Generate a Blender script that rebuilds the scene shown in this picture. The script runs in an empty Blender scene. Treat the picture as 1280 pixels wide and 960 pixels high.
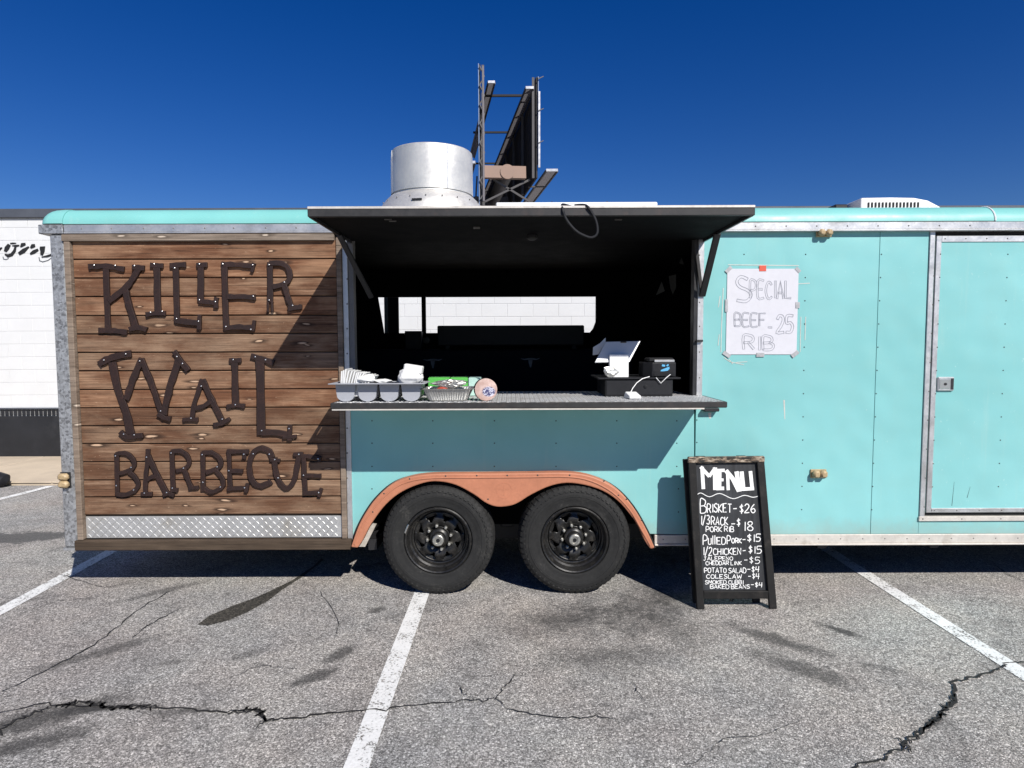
import bpy, bmesh, math, random
from mathutils import Vector, Matrix
random.seed(7)
R = math.radians
SC = bpy.context.scene
COL = SC.collection

# ------------------------------------------------------------------ camera
FPX, CX, CY = 790.0, 640.0, 480.0          # focal length / centre for a 1280 x 960 frame
CAM = Vector((0.0, -4.32, 1.72))
PITCH, ROLL = R(3.62), R(0.2)
_f = Vector((0, math.cos(PITCH), -math.sin(PITCH)))
_r0 = Vector((1, 0, 0)); _u0 = _r0.cross(_f)
_r = _r0*math.cos(ROLL) - _u0*math.sin(ROLL)
_u = _r0*math.sin(ROLL) + _u0*math.cos(ROLL)
cd = bpy.data.cameras.new('camera'); cam = bpy.data.objects.new('camera', cd); COL.objects.link(cam)
cd.sensor_width = 36; cd.lens = 36*FPX/1280; cd.clip_end = 2000; cd.clip_start = 0.05
m = Matrix((( _r.x, _u.x, -_f.x), (_r.y, _u.y, -_f.y), (_r.z, _u.z, -_f.z))).to_4x4()
cam.matrix_world = Matrix.Translation(CAM) @ m
SC.camera = cam

# ------------------------------------------------------------------ light
SUN = Vector((0.627, -1.0, 0.965)).normalized()
w = bpy.data.worlds.new('World'); SC.world = w; w.use_nodes = True
nt = w.node_tree; bg = nt.nodes['Background']
sky = nt.nodes.new('ShaderNodeTexSky'); sky.sky_type = 'NISHITA'; sky.sun_disc = False
sky.sun_elevation = math.asin(SUN.z); sky.sun_rotation = math.atan2(SUN.x, SUN.y)
sky.air_density = 1.0; sky.dust_density = 0.0; sky.ozone_density = 5.0; sky.altitude = 300
hs = nt.nodes.new('ShaderNodeHueSaturation'); hs.inputs['Saturation'].default_value = 1.34; hs.inputs['Hue'].default_value = 0.52
nt.links.new(sky.outputs[0], hs.inputs['Color']); nt.links.new(hs.outputs[0], bg.inputs[0]); bg.inputs[1].default_value = 0.064
sl = bpy.data.lights.new('sun', 'SUN'); sl.energy = 5.0; sl.angle = R(0.5); sl.color = (1.0, 0.96, 0.90)
so = bpy.data.objects.new('sun', sl); COL.objects.link(so)
so.rotation_euler = (-SUN).to_track_quat('-Z', 'Y').to_euler()
so.location = (6, -10, 9)
vs = SC.view_settings
vs.view_transform = 'Standard'; vs.look = 'None'; vs.gamma = 1; vs.use_curve_mapping = False; vs.exposure = 0.25

# ------------------------------------------------------------------ measuring helpers
def ray(px, py): return _f + _r*((px-CX)/FPX) + _u*((CY-py)/FPX)
def on_y(px, py, Y=0.0):                       # point of the vertical plane y = Y
    d = ray(px, py); t = (Y-CAM.y)/d.y; p = CAM + d*t; return p
def U(px, py, Y=0.0):
    p = on_y(px, py, Y); return (p.x, p.z)
def G(px, py, z=0.0):                          # point of the ground
    d = ray(px, py); t = (z-CAM.z)/d.z; p = CAM + d*t; return (p.x, p.y)
def ground_z(y): return -0.10*min(1, max(0, (y-1.2)/2.4))
def GG(px, py):
    x, y = G(px, py)
    for _ in range(6): x, y = G(px, py, ground_z(y))
    return (x, y)

# ------------------------------------------------------------------ mesh builder
WL = {}
class MB:
    def __init__(s): s.v = []; s.f = []
    def add(s, vs, fs):
        b = len(s.v); s.v += [tuple(v) for v in vs]; s.f += [tuple(i+b for i in f) for f in fs]; return s
    def box(s, lo, hi, c=0.0, rot=None):
        cx = [(lo[i]+hi[i])/2 for i in range(3)]; h = [abs(hi[i]-lo[i])/2 for i in range(3)]
        c = min(c, min(h)*0.9)
        if c <= 0:
            vs = [(a*h[0], b*h[1], d*h[2]) for a in (-1, 1) for b in (-1, 1) for d in (-1, 1)]
            fs = [(0,1,3,2), (4,6,7,5), (0,4,5,1), (2,3,7,6), (0,2,6,4), (1,5,7,3)]
        else:
            vs = []; idx = {}
            for sg in [(a,b,d) for a in (-1,1) for b in (-1,1) for d in (-1,1)]:
                for ax in range(3):
                    idx[(ax,)+sg] = len(vs)
                    vs.append(tuple(sg[i]*(h[i] - (0 if i == ax else c)) for i in range(3)))
            fs = []
            for ax in range(3):
                o = [i for i in range(3) if i != ax]
                for sgn in (-1, 1):
                    q = []
                    for a, b in ((-1,-1), (1,-1), (1,1), (-1,1)):
                        t = [0,0,0]; t[ax] = sgn; t[o[0]] = a; t[o[1]] = b; q.append(idx[(ax,)+tuple(t)])
                    fs.append(tuple(q))
                for a in (-1, 1):
                    for b in (-1, 1):
                        q = []
                        for (k, e) in ((o[0], -1), (o[0], 1), (o[1], 1), (o[1], -1)):
                            t = [0,0,0]; t[o[0]] = a; t[o[1]] = b; t[ax] = e; q.append(idx[(k,)+tuple(t)])
                        fs.append(tuple(q))
            for sg in [(a,b,d) for a in (-1,1) for b in (-1,1) for d in (-1,1)]:
                fs.append(tuple(idx[(ax,)+sg] for ax in range(3)))
        if rot is not None: vs = [rot @ Vector(v) for v in vs]
        return s.add([(v[0]+cx[0], v[1]+cx[1], v[2]+cx[2]) for v in vs], fs)
    def prism(s, pts, f0, f1):                 # pts 2d, f(u,v)->3d for front and back
        n = len(pts); vs = [f0(*p) for p in pts] + [f1(*p) for p in pts]
        fs = [tuple(range(n)), tuple(range(2*n-1, n-1, -1))]
        fs += [(i, (i+1) % n, (i+1) % n+n, i+n) for i in range(n)]
        return s.add(vs, fs)
    def wallprism(s, pts, y0, y1): return s.prism(pts, lambda u, v: (u, y0, v), lambda u, v: (u, y1, v))
    def bar(s, a, b, wd, th=None, up=(0,0,1), c=0.0):   # rectangular bar between two points
        a = Vector(a); b = Vector(b); th = th or wd; d = b-a; L = d.length; d.normalize()
        upv = Vector(up)
        if abs(d.dot(upv)) > 0.98: upv = Vector((0,1,0))
        x = d.cross(upv).normalized(); z = x.cross(d).normalized()
        rot = Matrix((( x.x, d.x, z.x), (x.y, d.y, z.y), (x.z, d.z, z.z)))
        mid = (a+b)/2
        return s.box((mid.x-wd/2, mid.y-L/2, mid.z-th/2), (mid.x+wd/2, mid.y+L/2, mid.z+th/2), c, rot)
    def tube(s, pts, r, n=8, caps=True):
        pts = [Vector(p) for p in pts]; rings = []; prev = None
        for i, p in enumerate(pts):
            d = (pts[min(i+1, len(pts)-1)] - pts[max(i-1, 0)]).normalized()
            if prev is None:
                a = Vector((0,0,1)) if abs(d.z) < 0.9 else Vector((1,0,0)); x = d.cross(a).normalized()
            else:
                x = (prev - d*prev.dot(d)).normalized()
            prev = x; y = d.cross(x); rr = r[i] if isinstance(r, (list, tuple)) else r
            rings.append([p + x*(math.cos(2*math.pi*k/n)*rr) + y*(math.sin(2*math.pi*k/n)*rr) for k in range(n)])
        vs = [v for rg in rings for v in rg]; fs = []
        for i in range(len(rings)-1):
            for k in range(n): fs.append((i*n+k, i*n+(k+1) % n, (i+1)*n+(k+1) % n, (i+1)*n+k))
        if caps: fs += [tuple(range(n))[::-1], tuple(range((len(rings)-1)*n, len(rings)*n))]
        return s.add(vs, fs)
    def lathe(s, prof, c, axis='z', n=48, close=False):    # prof: (r, h)
        vs = []; fs = []
        for r, h in prof:
            for k in range(n):
                a = 2*math.pi*k/n; u, v = r*math.cos(a), r*math.sin(a)
                vs.append((c[0]+u, c[1]+v, c[2]+h) if axis == 'z' else (c[0]+u, c[1]+h, c[2]+v))
        m_ = len(prof)
        for i in range(m_ if close else m_-1):
            j = (i+1) % m_
            for k in range(n): fs.append((i*n+k, i*n+(k+1) % n, j*n+(k+1) % n, j*n+k))
        if not close:
            if prof[0][0] > 1e-4: fs.append(tuple(range(n))[::-1])
            if prof[-1][0] > 1e-4: fs.append(tuple(range((m_-1)*n, m_*n)))
        return s.add(vs, fs)
    def stroke(s, pts, wd, f0, f1, taper=None):   # flat ribbon along 2d points, extruded between f0 and f1
        n = len(pts); L = []; Rr = []
        for i in range(n):
            p0 = Vector(pts[max(i-1, 0)]); p1 = Vector(pts[min(i+1, n-1)]); d = (p1-p0)
            if d.length < 1e-9: d = Vector((1, 0))
            d.normalize(); nn = Vector((-d.y, d.x)); k = 1.0
            if 0 < i < n-1:
                a = (Vector(pts[i])-p0).normalized(); k = 1/max(0.55, abs(a.dot(d)))
            ww = (wd[i] if isinstance(wd, (list, tuple)) else wd)/2*k
            L.append(tuple(Vector(pts[i])+nn*ww)); Rr.append(tuple(Vector(pts[i])-nn*ww))
        vs = [f0(*p) for p in L] + [f0(*p) for p in Rr] + [f1(*p) for p in L] + [f1(*p) for p in Rr]
        fs = []
        for i in range(n-1):
            fs += [(i, i+1, n+i+1, n+i), (2*n+i, 3*n+i, 3*n+i+1, 2*n+i+1), (i, 2*n+i, 2*n+i+1, i+1), (n+i, n+i+1, 3*n+i+1, 3*n+i)]
        fs += [(0, n, 3*n, 2*n), (n-1, 3*n-1, 4*n-1, 2*n-1)]
        return s.add(vs, fs)
    def build(s, name, mat, parent=None, smooth=False, kind=None, label=None, bevel=0.0, normals=True):
        xs = list(zip(*s.v)); o = Vector(((min(xs[0])+max(xs[0]))/2, (min(xs[1])+max(xs[1]))/2, min(xs[2])))
        me = bpy.data.meshes.new(name)
        me.from_pydata([(v[0]-o.x, v[1]-o.y, v[2]-o.z) for v in s.v], [], s.f)
        if normals:
            bm = bmesh.new(); bm.from_mesh(me); bmesh.ops.recalc_face_normals(bm, faces=bm.faces); bm.to_mesh(me); bm.free()
        me.materials.append(mat)
        ob = bpy.data.objects.new(name, me); COL.objects.link(ob)
        place(ob, o, parent)
        if smooth:
            for p in me.polygons: p.use_smooth = True
            try:
                md = ob.modifiers.new('split', 'EDGE_SPLIT'); md.split_angle = R(38)
            except Exception: pass
        if bevel:
            md = ob.modifiers.new('bevel', 'BEVEL'); md.width = bevel; md.segments = 2; md.limit_method = 'ANGLE'; md.angle_limit = R(40)
        if kind: ob['kind'] = kind
        if label: ob['label'] = label
        return ob
def place(ob, o, parent=None):
    WL[ob.name] = Vector(o)
    if parent: ob.parent = parent; ob.location = Vector(o) - WL[parent.name]
    else: ob.location = o
def thing(name, label, cat, loc, group=None):
    e = bpy.data.objects.new(name, None); COL.objects.link(e); e.empty_display_size = 0.1
    place(e, loc); return tag(e, label, cat, group)
def tag(o, label, cat, group=None):
    o['label'] = label; o['category'] = cat
    if group: o['group'] = group
    return o
def copy_part(ob, o, parent, label=None):
    c = ob.copy(); COL.objects.link(c); place(c, o, parent)
    if label: c['label'] = label
    return c

# ------------------------------------------------------------------ materials
def mat(name, col, rough=0.5, metal=0.0, spec=0.5):
    m_ = bpy.data.materials.new(name); m_.use_nodes = True
    b = m_.node_tree.nodes['Principled BSDF']
    b.inputs['Base Color'].default_value = (*col, 1); b.inputs['Roughness'].default_value = rough
    b.inputs['Metallic'].default_value = metal; b.inputs['Specular IOR Level'].default_value = spec
    return m_
class N:
    def __init__(s, m_): s.t = m_.node_tree; s.b = s.t.nodes['Principled BSDF']; s.out = s.t.nodes['Material Output']
    def n(s, ty, **kw):
        x = s.t.nodes.new('ShaderNode'+ty)
        for k, v in kw.items(): setattr(x, k, v)
        return x
    def l(s, a, b): s.t.links.new(a, b)
    def coord(s, kind='Object', scale=(1,1,1), loc=(0,0,0), rot=(0,0,0), rnd=False):
        tc = s.n('TexCoord'); mp = s.n('Mapping'); mp.inputs['Scale'].default_value = scale
        mp.inputs['Location'].default_value = loc; mp.inputs['Rotation'].default_value = rot
        src = tc.outputs[kind]
        if rnd:
            oi = s.n('ObjectInfo'); mu = s.n('Math', operation='MULTIPLY'); mu.inputs[1].default_value = 37.0
            s.l(oi.outputs['Random'], mu.inputs[0]); ad = s.n('VectorMath', operation='ADD')
            s.l(src, ad.inputs[0]); s.l(mu.outputs[0], ad.inputs[1]); src = ad.outputs[0]
        s.l(src, mp.inputs[0]); return mp.outputs[0]
    def world(s, scale=(1,1,1), loc=(0,0,0), rot=(0,0,0)):
        ge = s.n('NewGeometry'); mp = s.n('Mapping'); mp.inputs['Scale'].default_value = scale
        mp.inputs['Location'].default_value = loc; mp.inputs['Rotation'].default_value = rot
        s.l(ge.outputs['Position'], mp.inputs[0]); return mp.outputs[0]
    def noise(s, vec, scale, detail=6, rough=0.6, dist=0.0):
        x = s.n('TexNoise'); x.inputs['Scale'].default_value = scale; x.inputs['Detail'].default_value = detail
        x.inputs['Roughness'].default_value = rough; x.inputs['Distortion'].default_value = dist
        s.l(vec, x.inputs['Vector']); return x.outputs['Fac']
    def vor(s, vec, scale, out='Distance', feature='F1'):
        x = s.n('TexVoronoi'); x.feature = feature; x.inputs['Scale'].default_value = scale; s.l(vec, x.inputs['Vector']); return x.outputs[out]
    def ramp(s, fac, stops):
        x = s.n('ValToRGB'); e = x.color_ramp.elements
        while len(e) < len(stops): e.new(0.5)
        for el, (p, c) in zip(e, stops):
            el.position = p; el.color = (*c, 1) if isinstance(c, tuple) else (c, c, c, 1)
        s.l(fac, x.inputs[0]); return x.outputs[0]
    def mix(s, fac, a, b, mode='MIX'):
        x = s.n('MixRGB', blend_type=mode)
        for k, v in ((0, fac), (1, a), (2, b)):
            if isinstance(v, (int, float)): x.inputs[k].default_value = v if k == 0 else (v, v, v, 1)
            elif isinstance(v, tuple): x.inputs[k].default_value = (*v, 1)
            else: s.l(v, x.inputs[k])
        return x.outputs[0]
    def math(s, op, a, b=0.0):
        x = s.n('Math', operation=op)
        for k, v in ((0, a), (1, b)):
            if isinstance(v, (int, float)): x.inputs[k].default_value = v
            else: s.l(v, x.inputs[k])
        return x.outputs[0]
    def color(s, c): s.l(c, s.b.inputs['Base Color'])
    def rough(s, c): s.l(c, s.b.inputs['Roughness'])
    def bump(s, h, strength=0.3, dist=0.01, prev=None):
        x = s.n('Bump'); x.inputs['Strength'].default_value = strength; x.inputs['Distance'].default_value = dist
        s.l(h, x.inputs['Height'])
        if prev is not None: s.l(prev, x.inputs['Normal'])
        s.l(x.outputs[0], s.b.inputs['Normal']); return x.outputs[0]

def worn(name, col, rough=0.5, metal=0.0, var=0.25, scale=6.0, bump=0.15, dirt=None, fine=60.0, spec=0.5):
    m_ = mat(name, col, rough, metal, spec); n = N(m_); v = n.world()
    a = n.noise(v, scale, 8, 0.65); b = n.noise(v, fine, 4, 0.6)
    f = n.mix(0.35, a, b)
    lo = tuple(c*(1-var) for c in col); hi = tuple(min(1, c*(1+var*0.7)) for c in col)
    c = n.ramp(f, [(0.3, lo), (0.7, hi)])
    if dirt: c = n.mix(n.ramp(n.noise(v, scale*0.6, 10, 0.75), [(0.52, 0.0), (0.72, 0.75)]), c, dirt)
    n.color(c); n.rough(n.ramp(f, [(0.25, max(0.02, rough-0.12)), (0.75, min(1, rough+0.15))]))
    if bump: n.bump(f, bump, 0.004)
    return m_

def teal_mat(name, base):
    m_ = mat(name, base, 0.42, 0.0, 0.4); n = N(m_); v = n.world()
    big = n.noise(v, 0.9, 3, 0.5); mid = n.noise(v, 5, 8, 0.7)
    streak = n.noise(n.world((14, 14, 0.7)), 1.0, 8, 0.7)
    c = n.ramp(big, [(0.3, tuple(x*0.88 for x in base)), (0.7, (base[0]*1.16, base[1]*1.07, base[2]*1.08))])
    c = n.mix(n.ramp(mid, [(0.45, 0.0), (0.8, 0.30)]), c, (base[0]*0.8+0.05, base[1]*0.86, base[2]*0.80))
    c = n.mix(n.ramp(streak, [(0.58, 0.0), (0.80, 0.28)]), c, (0.42, 0.56, 0.50))
    sc = n.noise(n.world((3, 3, 2), rot=(0, 0.5, 0)), 22, 2, 0.5)          # faint scuffs
    c = n.mix(n.ramp(sc, [(0.70, 0.0), (0.78, 0.30)]), c, (0.55, 0.70, 0.66))
    # grime creeping up from the bottom rail, in ragged patches
    ge = n.n('NewGeometry'); sx = n.n('SeparateXYZ'); n.l(ge.outputs['Position'], sx.inputs[0])
    low = n.ramp(n.math('SUBTRACT', sx.outputs['Z'], n.math('MULTIPLY', n.noise(v, 9, 8, 0.7), 0.22)), [(0.26, 0.55), (0.40, 0.0)])
    c = n.mix(low, c, (0.30, 0.33, 0.28))
    n.color(c); n.rough(n.ramp(mid, [(0.3, 0.34), (0.7, 0.55)]))
    wav = n.noise(n.world((1, 1, 1)), 1.7, 2, 0.5)
    b1 = n.bump(wav, 0.6, 0.06); n.bump(n.noise(v, 90, 3, 0.5), 0.05, 0.003, b1)
    return m_

M = {}
M['teal'] = teal_mat('teal_paint', (0.215, 0.52, 0.515))
M['cove'] = teal_mat('cove_paint', (0.185, 0.50, 0.47))
M['orange'] = worn('orange_paint', (0.45, 0.178, 0.098), 0.55, 0, 0.2, 5, 0.08, (0.40, 0.16, 0.09))
M['alu'] = worn('aluminium_trim', (0.60, 0.60, 0.60), 0.42, 0.75, 0.2, 7, 0.1, (0.36, 0.34, 0.31))
M['alu_pale'] = worn('pale_rail', (0.66, 0.62, 0.56), 0.5, 0.35, 0.2, 9, 0.1, (0.36, 0.31, 0.25))
M['spun'] = worn('spun_aluminium', (0.70, 0.68, 0.64), 0.5, 0.62, 0.10, 5, 0.06, (0.42, 0.40, 0.36))
M['black_metal'] = worn('black_metal', (0.016, 0.016, 0.018), 0.5, 0, 0.35, 12, 0.1)
M['wheel_black'] = worn('wheel_black', (0.022, 0.0215, 0.021), 0.34, 0.3, 0.5, 25, 0.15, (0.08, 0.072, 0.06))
M['rubber_black'] = worn('black_gasket', (0.012, 0.012, 0.012), 0.8)
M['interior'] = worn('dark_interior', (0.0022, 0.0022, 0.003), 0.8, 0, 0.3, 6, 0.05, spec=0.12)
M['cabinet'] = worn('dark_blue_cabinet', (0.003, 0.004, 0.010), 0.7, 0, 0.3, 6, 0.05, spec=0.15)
M['edge_metal'] = worn('dirty_edge_metal', (0.032, 0.031, 0.031), 0.55, 0.2, 0.4, 14, 0.12, (0.065, 0.045, 0.038))
M['steel_bright'] = mat('bright_steel', (0.72, 0.72, 0.70), 0.28, 1.0)
M['nut'] = worn('lug_steel', (0.46, 0.45, 0.41), 0.42, 0.85, 0.3, 60, 0.1)
M['rivet'] = mat('rivet_dark', (0.035, 0.05, 0.05), 0.5, 0.3)
M['rivet_alu'] = mat('screw_grey', (0.16, 0.15, 0.14), 0.5, 0.5)
M['white'] = worn('white_plastic', (0.78, 0.78, 0.77), 0.45, 0, 0.08, 8, 0.05)
M['paper'] = worn('paper', (0.60, 0.60, 0.64), 0.8, 0, 0.06, 14, 0.35, fine=25)
M['napkin'] = worn('napkin_paper', (0.68, 0.68, 0.67), 0.85, 0, 0.05, 10, 0.1)
M['ink'] = mat('grey_pencil_ink', (0.26, 0.27, 0.31), 0.8)
M['chalk'] = worn('chalk_paint', (0.80, 0.80, 0.78), 0.8, 0, 0.12, 60, 0.05)
M['tape'] = worn('grey_tape', (0.40, 0.40, 0.41), 0.4, 0, 0.2, 30)
M['tape_red'] = mat('red_tape', (0.62, 0.09, 0.05), 0.5)
M['grey_plastic'] = worn('grey_plastic', (0.33, 0.34, 0.37), 0.45, 0, 0.08, 12, 0.04)
M['foil'] = worn('foil', (0.46, 0.46, 0.44), 0.4, 0.8, 0.1, 30, 0.25)
M['green'] = worn('green_card', (0.10, 0.46, 0.08), 0.5, 0, 0.1, 20)
M['pos_black'] = worn('black_plastic', (0.008, 0.0085, 0.010), 0.55, 0, 0.2, 30, spec=0.3)
M['pos_dark'] = worn('charcoal_plastic', (0.011, 0.0115, 0.014), 0.55, 0, 0.2, 30, spec=0.3)
M['label_blue'] = mat('blue_print', (0.10, 0.38, 0.62), 0.5)
M['silver'] = mat('tablet_silver', (0.58, 0.59, 0.60), 0.4, 0.1)
M['amber'] = worn('faded_lens', (0.42, 0.31, 0.17), 0.45, 0, 0.3, 30, 0.2)
M['sauce'] = worn('sauce_red', (0.42, 0.07, 0.04), 0.5)
M['concrete'] = worn('sidewalk_concrete', (0.52, 0.43, 0.32), 0.9, 0, 0.18, 2.5, 0.2, (0.40, 0.33, 0.25))
M['block'] = worn('white_block', (0.655, 0.66, 0.655), 0.75, 0, 0.05, 3, 0.25, None, 120)
M['mortar'] = worn('painted_mortar', (0.60, 0.60, 0.60), 0.85, 0, 0.06, 8, 0.1)
M['base_black'] = worn('black_wall_paint', (0.014, 0.015, 0.018), 0.5, 0, 0.5, 2.2, 0.15, (0.035, 0.036, 0.04))
M['cap'] = worn('parapet_metal', (0.10, 0.11, 0.13), 0.5, 0.3, 0.2, 4)
M['script'] = mat('black_sign_paint', (0.012, 0.012, 0.012), 0.6)
M['bb_dark'] = worn('billboard_back', (0.022, 0.020, 0.020), 0.8, 0, 0.5, 1.5, 0.2)
M['bb_steel'] = worn('billboard_steel', (0.09, 0.085, 0.085), 0.6, 0.3, 0.3, 3)
M['bb_grate'] = worn('catwalk_grating', (0.17, 0.16, 0.17), 0.7, 0.2, 0.2, 12)
M['bb_tan'] = worn('billboard_beam', (0.27, 0.175, 0.13), 0.6, 0, 0.15, 2)
M['bb_face'] = worn('billboard_face', (0.16, 0.22, 0.34), 0.6, 0, 0.2, 1)
M['sign_wood'] = worn('black_sign_wood', (0.011, 0.0105, 0.010), 0.65, 0, 0.5, 18, 0.2, (0.045, 0.038, 0.032), spec=0.3)
M['cord_white'] = mat('white_cord', (0.75, 0.75, 0.74), 0.5)

def galv():
    m_ = mat('galvanised', (0.4, 0.41, 0.42), 0.45, 0.55); n = N(m_); v = n.world((1,1,1))
    sp = n.vor(v, 70, 'Color'); g = n.n('SeparateColor'); n.l(sp, g.inputs[0])
    s2 = n.noise(v, 55, 6, 0.75, 1.0)
    f = n.mix(0.55, g.outputs[0], s2)
    c = n.ramp(f, [(0.25, (0.16, 0.16, 0.165)), (0.45, (0.33, 0.335, 0.34)), (0.75, (0.47, 0.48, 0.49))])
    c = n.mix(n.ramp(n.noise(v, 4, 8, 0.7), [(0.55, 0.0), (0.75, 0.5)]), c, (0.22, 0.20, 0.17))
    n.color(c); n.bump(f, 0.15, 0.003); return m_
M['galv'] = galv()

def wood(name, dark, midc, light, knots=True, rough=0.8):
    m_ = mat(name, midc, rough, 0, 0.25); n = N(m_)
    g1 = n.noise(n.coord('Object', (1.1, 6, 26), rnd=True), 1.6, 10, 0.68, 0.9)
    g2 = n.noise(n.coord('Object', (3.0, 30, 190), rnd=True), 1.0, 5, 0.6, 0.2)
    blot = n.noise(n.coord('Object', (2.0, 3, 5), rnd=True), 1.5, 6, 0.6)
    g3 = n.noise(n.coord('Object', (3.5, 20, 80), rnd=True), 1.0, 6, 0.7, 0.5)
    f = n.mix(0.45, g1, g3)
    f = n.mix(0.2, f, g2)
    c = n.ramp(f, [(0.36, dark), (0.46, midc), (0.54, tuple(x*1.25 for x in midc)), (0.63, light)])
    oi = n.n('ObjectInfo')
    grey = n.mix(0.0, (0,0,0), (0,0,0))
    c = n.mix(n.ramp(blot, [(0.40, 0.0), (0.62, 0.8)]), c, n.ramp(f, [(0.36, tuple(x*0.42 for x in light)), (0.48, tuple(x*0.8 for x in light)), (0.62, tuple(min(1, x*1.25) for x in light))]))
    tint = n.ramp(oi.outputs['Random'], [(0.0, (0.84, 0.78, 0.74)), (0.35, (1.0, 0.96, 0.94)), (0.7, (1.12, 0.92, 0.80)), (1.0, (0.95, 0.93, 0.92))])
    c = n.mix(1.0, c, tint, 'MULTIPLY')
    hgt = f
    if knots:
        kv = n.coord('Object', (2.5, 2, 11.0), rnd=True); nn = n.n('TexNoise'); nn.inputs['Scale'].default_value = 2.5; n.l(kv, nn.inputs['Vector'])
        sc_ = n.n('VectorMath', operation='SCALE'); n.l(nn.outputs['Color'], sc_.inputs[0]); sc_.inputs['Scale'].default_value = 0.30
        ad = n.n('VectorMath', operation='ADD'); n.l(kv, ad.inputs[0]); n.l(sc_.outputs[0], ad.inputs[1])
        sx = n.n('SeparateXYZ'); n.l(ad.outputs[0], sx.inputs[0]); cb = n.n('CombineXYZ'); n.l(sx.outputs[0], cb.inputs[0]); n.l(sx.outputs[2], cb.inputs[1])
        vk = n.n('TexVoronoi', voronoi_dimensions='2D'); vk.inputs['Scale'].default_value = 1.25; n.l(cb.outputs[0], vk.inputs['Vector']); k = vk.outputs['Distance']
        sep = n.n('SeparateColor'); n.l(vk.outputs['Color'], sep.inputs[0])
        on = n.ramp(sep.outputs[0], [(0.66, 0.0), (0.70, 1.0)]); sz_ = n.math('MULTIPLY', k, n.math('ADD', n.math('MULTIPLY', sep.outputs[1], 1.2), 0.7))
        c = n.mix(n.math('MULTIPLY', on, n.ramp(sz_, [(0.12, 0.75), (0.26, 0.0)])), c, tuple(x*1.1 for x in dark))
        c = n.mix(n.math('MULTIPLY', on, n.ramp(sz_, [(0.055, 0.9), (0.105, 0.0)])), c, tuple(min(1, x*1.9) for x in light))
        spk = n.noise(n.coord('Object', (9, 9, 30), rnd=True), 4.0, 3, 0.5)
        c = n.mix(n.ramp(spk, [(0.70, 0.0), (0.76, 0.7)]), c, tuple(min(1, x*1.4) for x in light))
    crk = n.noise(n.coord('Object', (0.8, 20, 120), rnd=True), 1.0, 3, 0.5)
    c = n.mix(n.ramp(crk, [(0.28, 0.75), (0.36, 0.0)]), c, tuple(x*0.6 for x in dark))
    n.color(c); n.bump(hgt, 0.6, 0.006); return m_
M['plank'] = wood('weathered_plank', (0.018, 0.010, 0.007), (0.115, 0.060, 0.034), (0.30, 0.205, 0.135))
M['frame_wood'] = wood('pale_weathered_wood', (0.075, 0.058, 0.043), (0.17, 0.135, 0.105), (0.30, 0.25, 0.20))
M['sill_wood'] = wood('dark_sill_wood', (0.022, 0.018, 0.014), (0.045, 0.037, 0.028), (0.085, 0.072, 0.056), False)
def chipped():
    m_ = mat('chipped_top', (0.1, 0.08, 0.06), 0.7); n = N(m_)
    f = n.noise(n.world((0.45, 2.2, 1.6)), 42, 6, 0.7)
    n.color(n.ramp(f, [(0.47, (0.016, 0.014, 0.012)), (0.53, (0.16, 0.11, 0.07)), (0.62, (0.42, 0.35, 0.27))])); n.bump(f, 0.4, 0.004); return m_
M['chip_wood'] = chipped()

def rust():
    m_ = mat('rusty_letter_steel', (0.04, 0.02, 0.015), 0.62, 0.25); n = N(m_); v = n.world()
    f = n.mix(0.5, n.noise(v, 14, 8, 0.7), n.noise(v, 90, 4, 0.6))
    n.color(n.ramp(f, [(0.3, (0.012, 0.007, 0.007)), (0.55, (0.030, 0.014, 0.011)), (0.78, (0.075, 0.030, 0.019))]))
    n.bump(f, 0.25, 0.003); return m_
M['rust'] = rust()

def tread_bump(name, col, metal, rough):
    return worn(name, col, rough, metal, 0.18, 6, 0.12, (0.36, 0.33, 0.28))
M['plate'] = tread_bump('tread_plate', (0.56, 0.56, 0.55), 0.6, 0.42)
M['counter'] = tread_bump('counter_plate', (0.58, 0.58, 0.58), 0.55, 0.42)

def chalkboard():
    m_ = mat('chalkboard', (0.016, 0.018, 0.02), 0.7); n = N(m_)
    f = n.noise(n.world((55, 1, 2.5)), 1.0, 6, 0.65)
    g = n.noise(n.world(), 5, 6, 0.6)
    c = n.ramp(n.mix(0.45, f, g), [(0.40, (0.011, 0.012, 0.014)), (0.62, (0.034, 0.037, 0.042)), (0.78, (0.075, 0.08, 0.088))])
    n.color(c); return m_
M['chalkboard'] = chalkboard()

def tyre_mat():
    m_ = mat('tyre_rubber', (0.03, 0.03, 0.03), 0.75, 0, 0.25); n = N(m_); v = n.world()
    f = n.noise(v, 9, 8, 0.7); g = n.noise(v, 70, 4, 0.6)
    n.color(n.ramp(n.mix(0.4, f, g), [(0.32, (0.013, 0.013, 0.013)), (0.56, (0.022, 0.022, 0.0215)), (0.72, (0.062, 0.059, 0.054))]))
    n.bump(g, 0.15, 0.002); return m_
M['tyre'] = tyre_mat()

def slice_mat():
    m_ = mat('printed_wood_slice', (0.55, 0.38, 0.32), 0.65); n = N(m_); v = n.coord('Object')
    f = n.noise(v, 60, 3, 0.5, 1.5)
    c = n.ramp(n.noise(v, 25, 5, 0.6), [(0.35, (0.42, 0.27, 0.22)), (0.65, (0.62, 0.47, 0.42))])
    gr = n.n('TexGradient', gradient_type='SPHERICAL'); n.l(n.coord('Object', (20, 10, 26), (-0.35, 0, -1.5)), gr.inputs[0])
    inside = n.ramp(gr.outputs['Fac'], [(0.10, 0.0), (0.30, 1.0)])
    prt = n.ramp(f, [(0.44, (0.62, 0.62, 0.72)), (0.52, (0.05, 0.05, 0.14))])
    n.color(n.mix(inside, c, prt)); return m_
M['slice'] = slice_mat()

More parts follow.
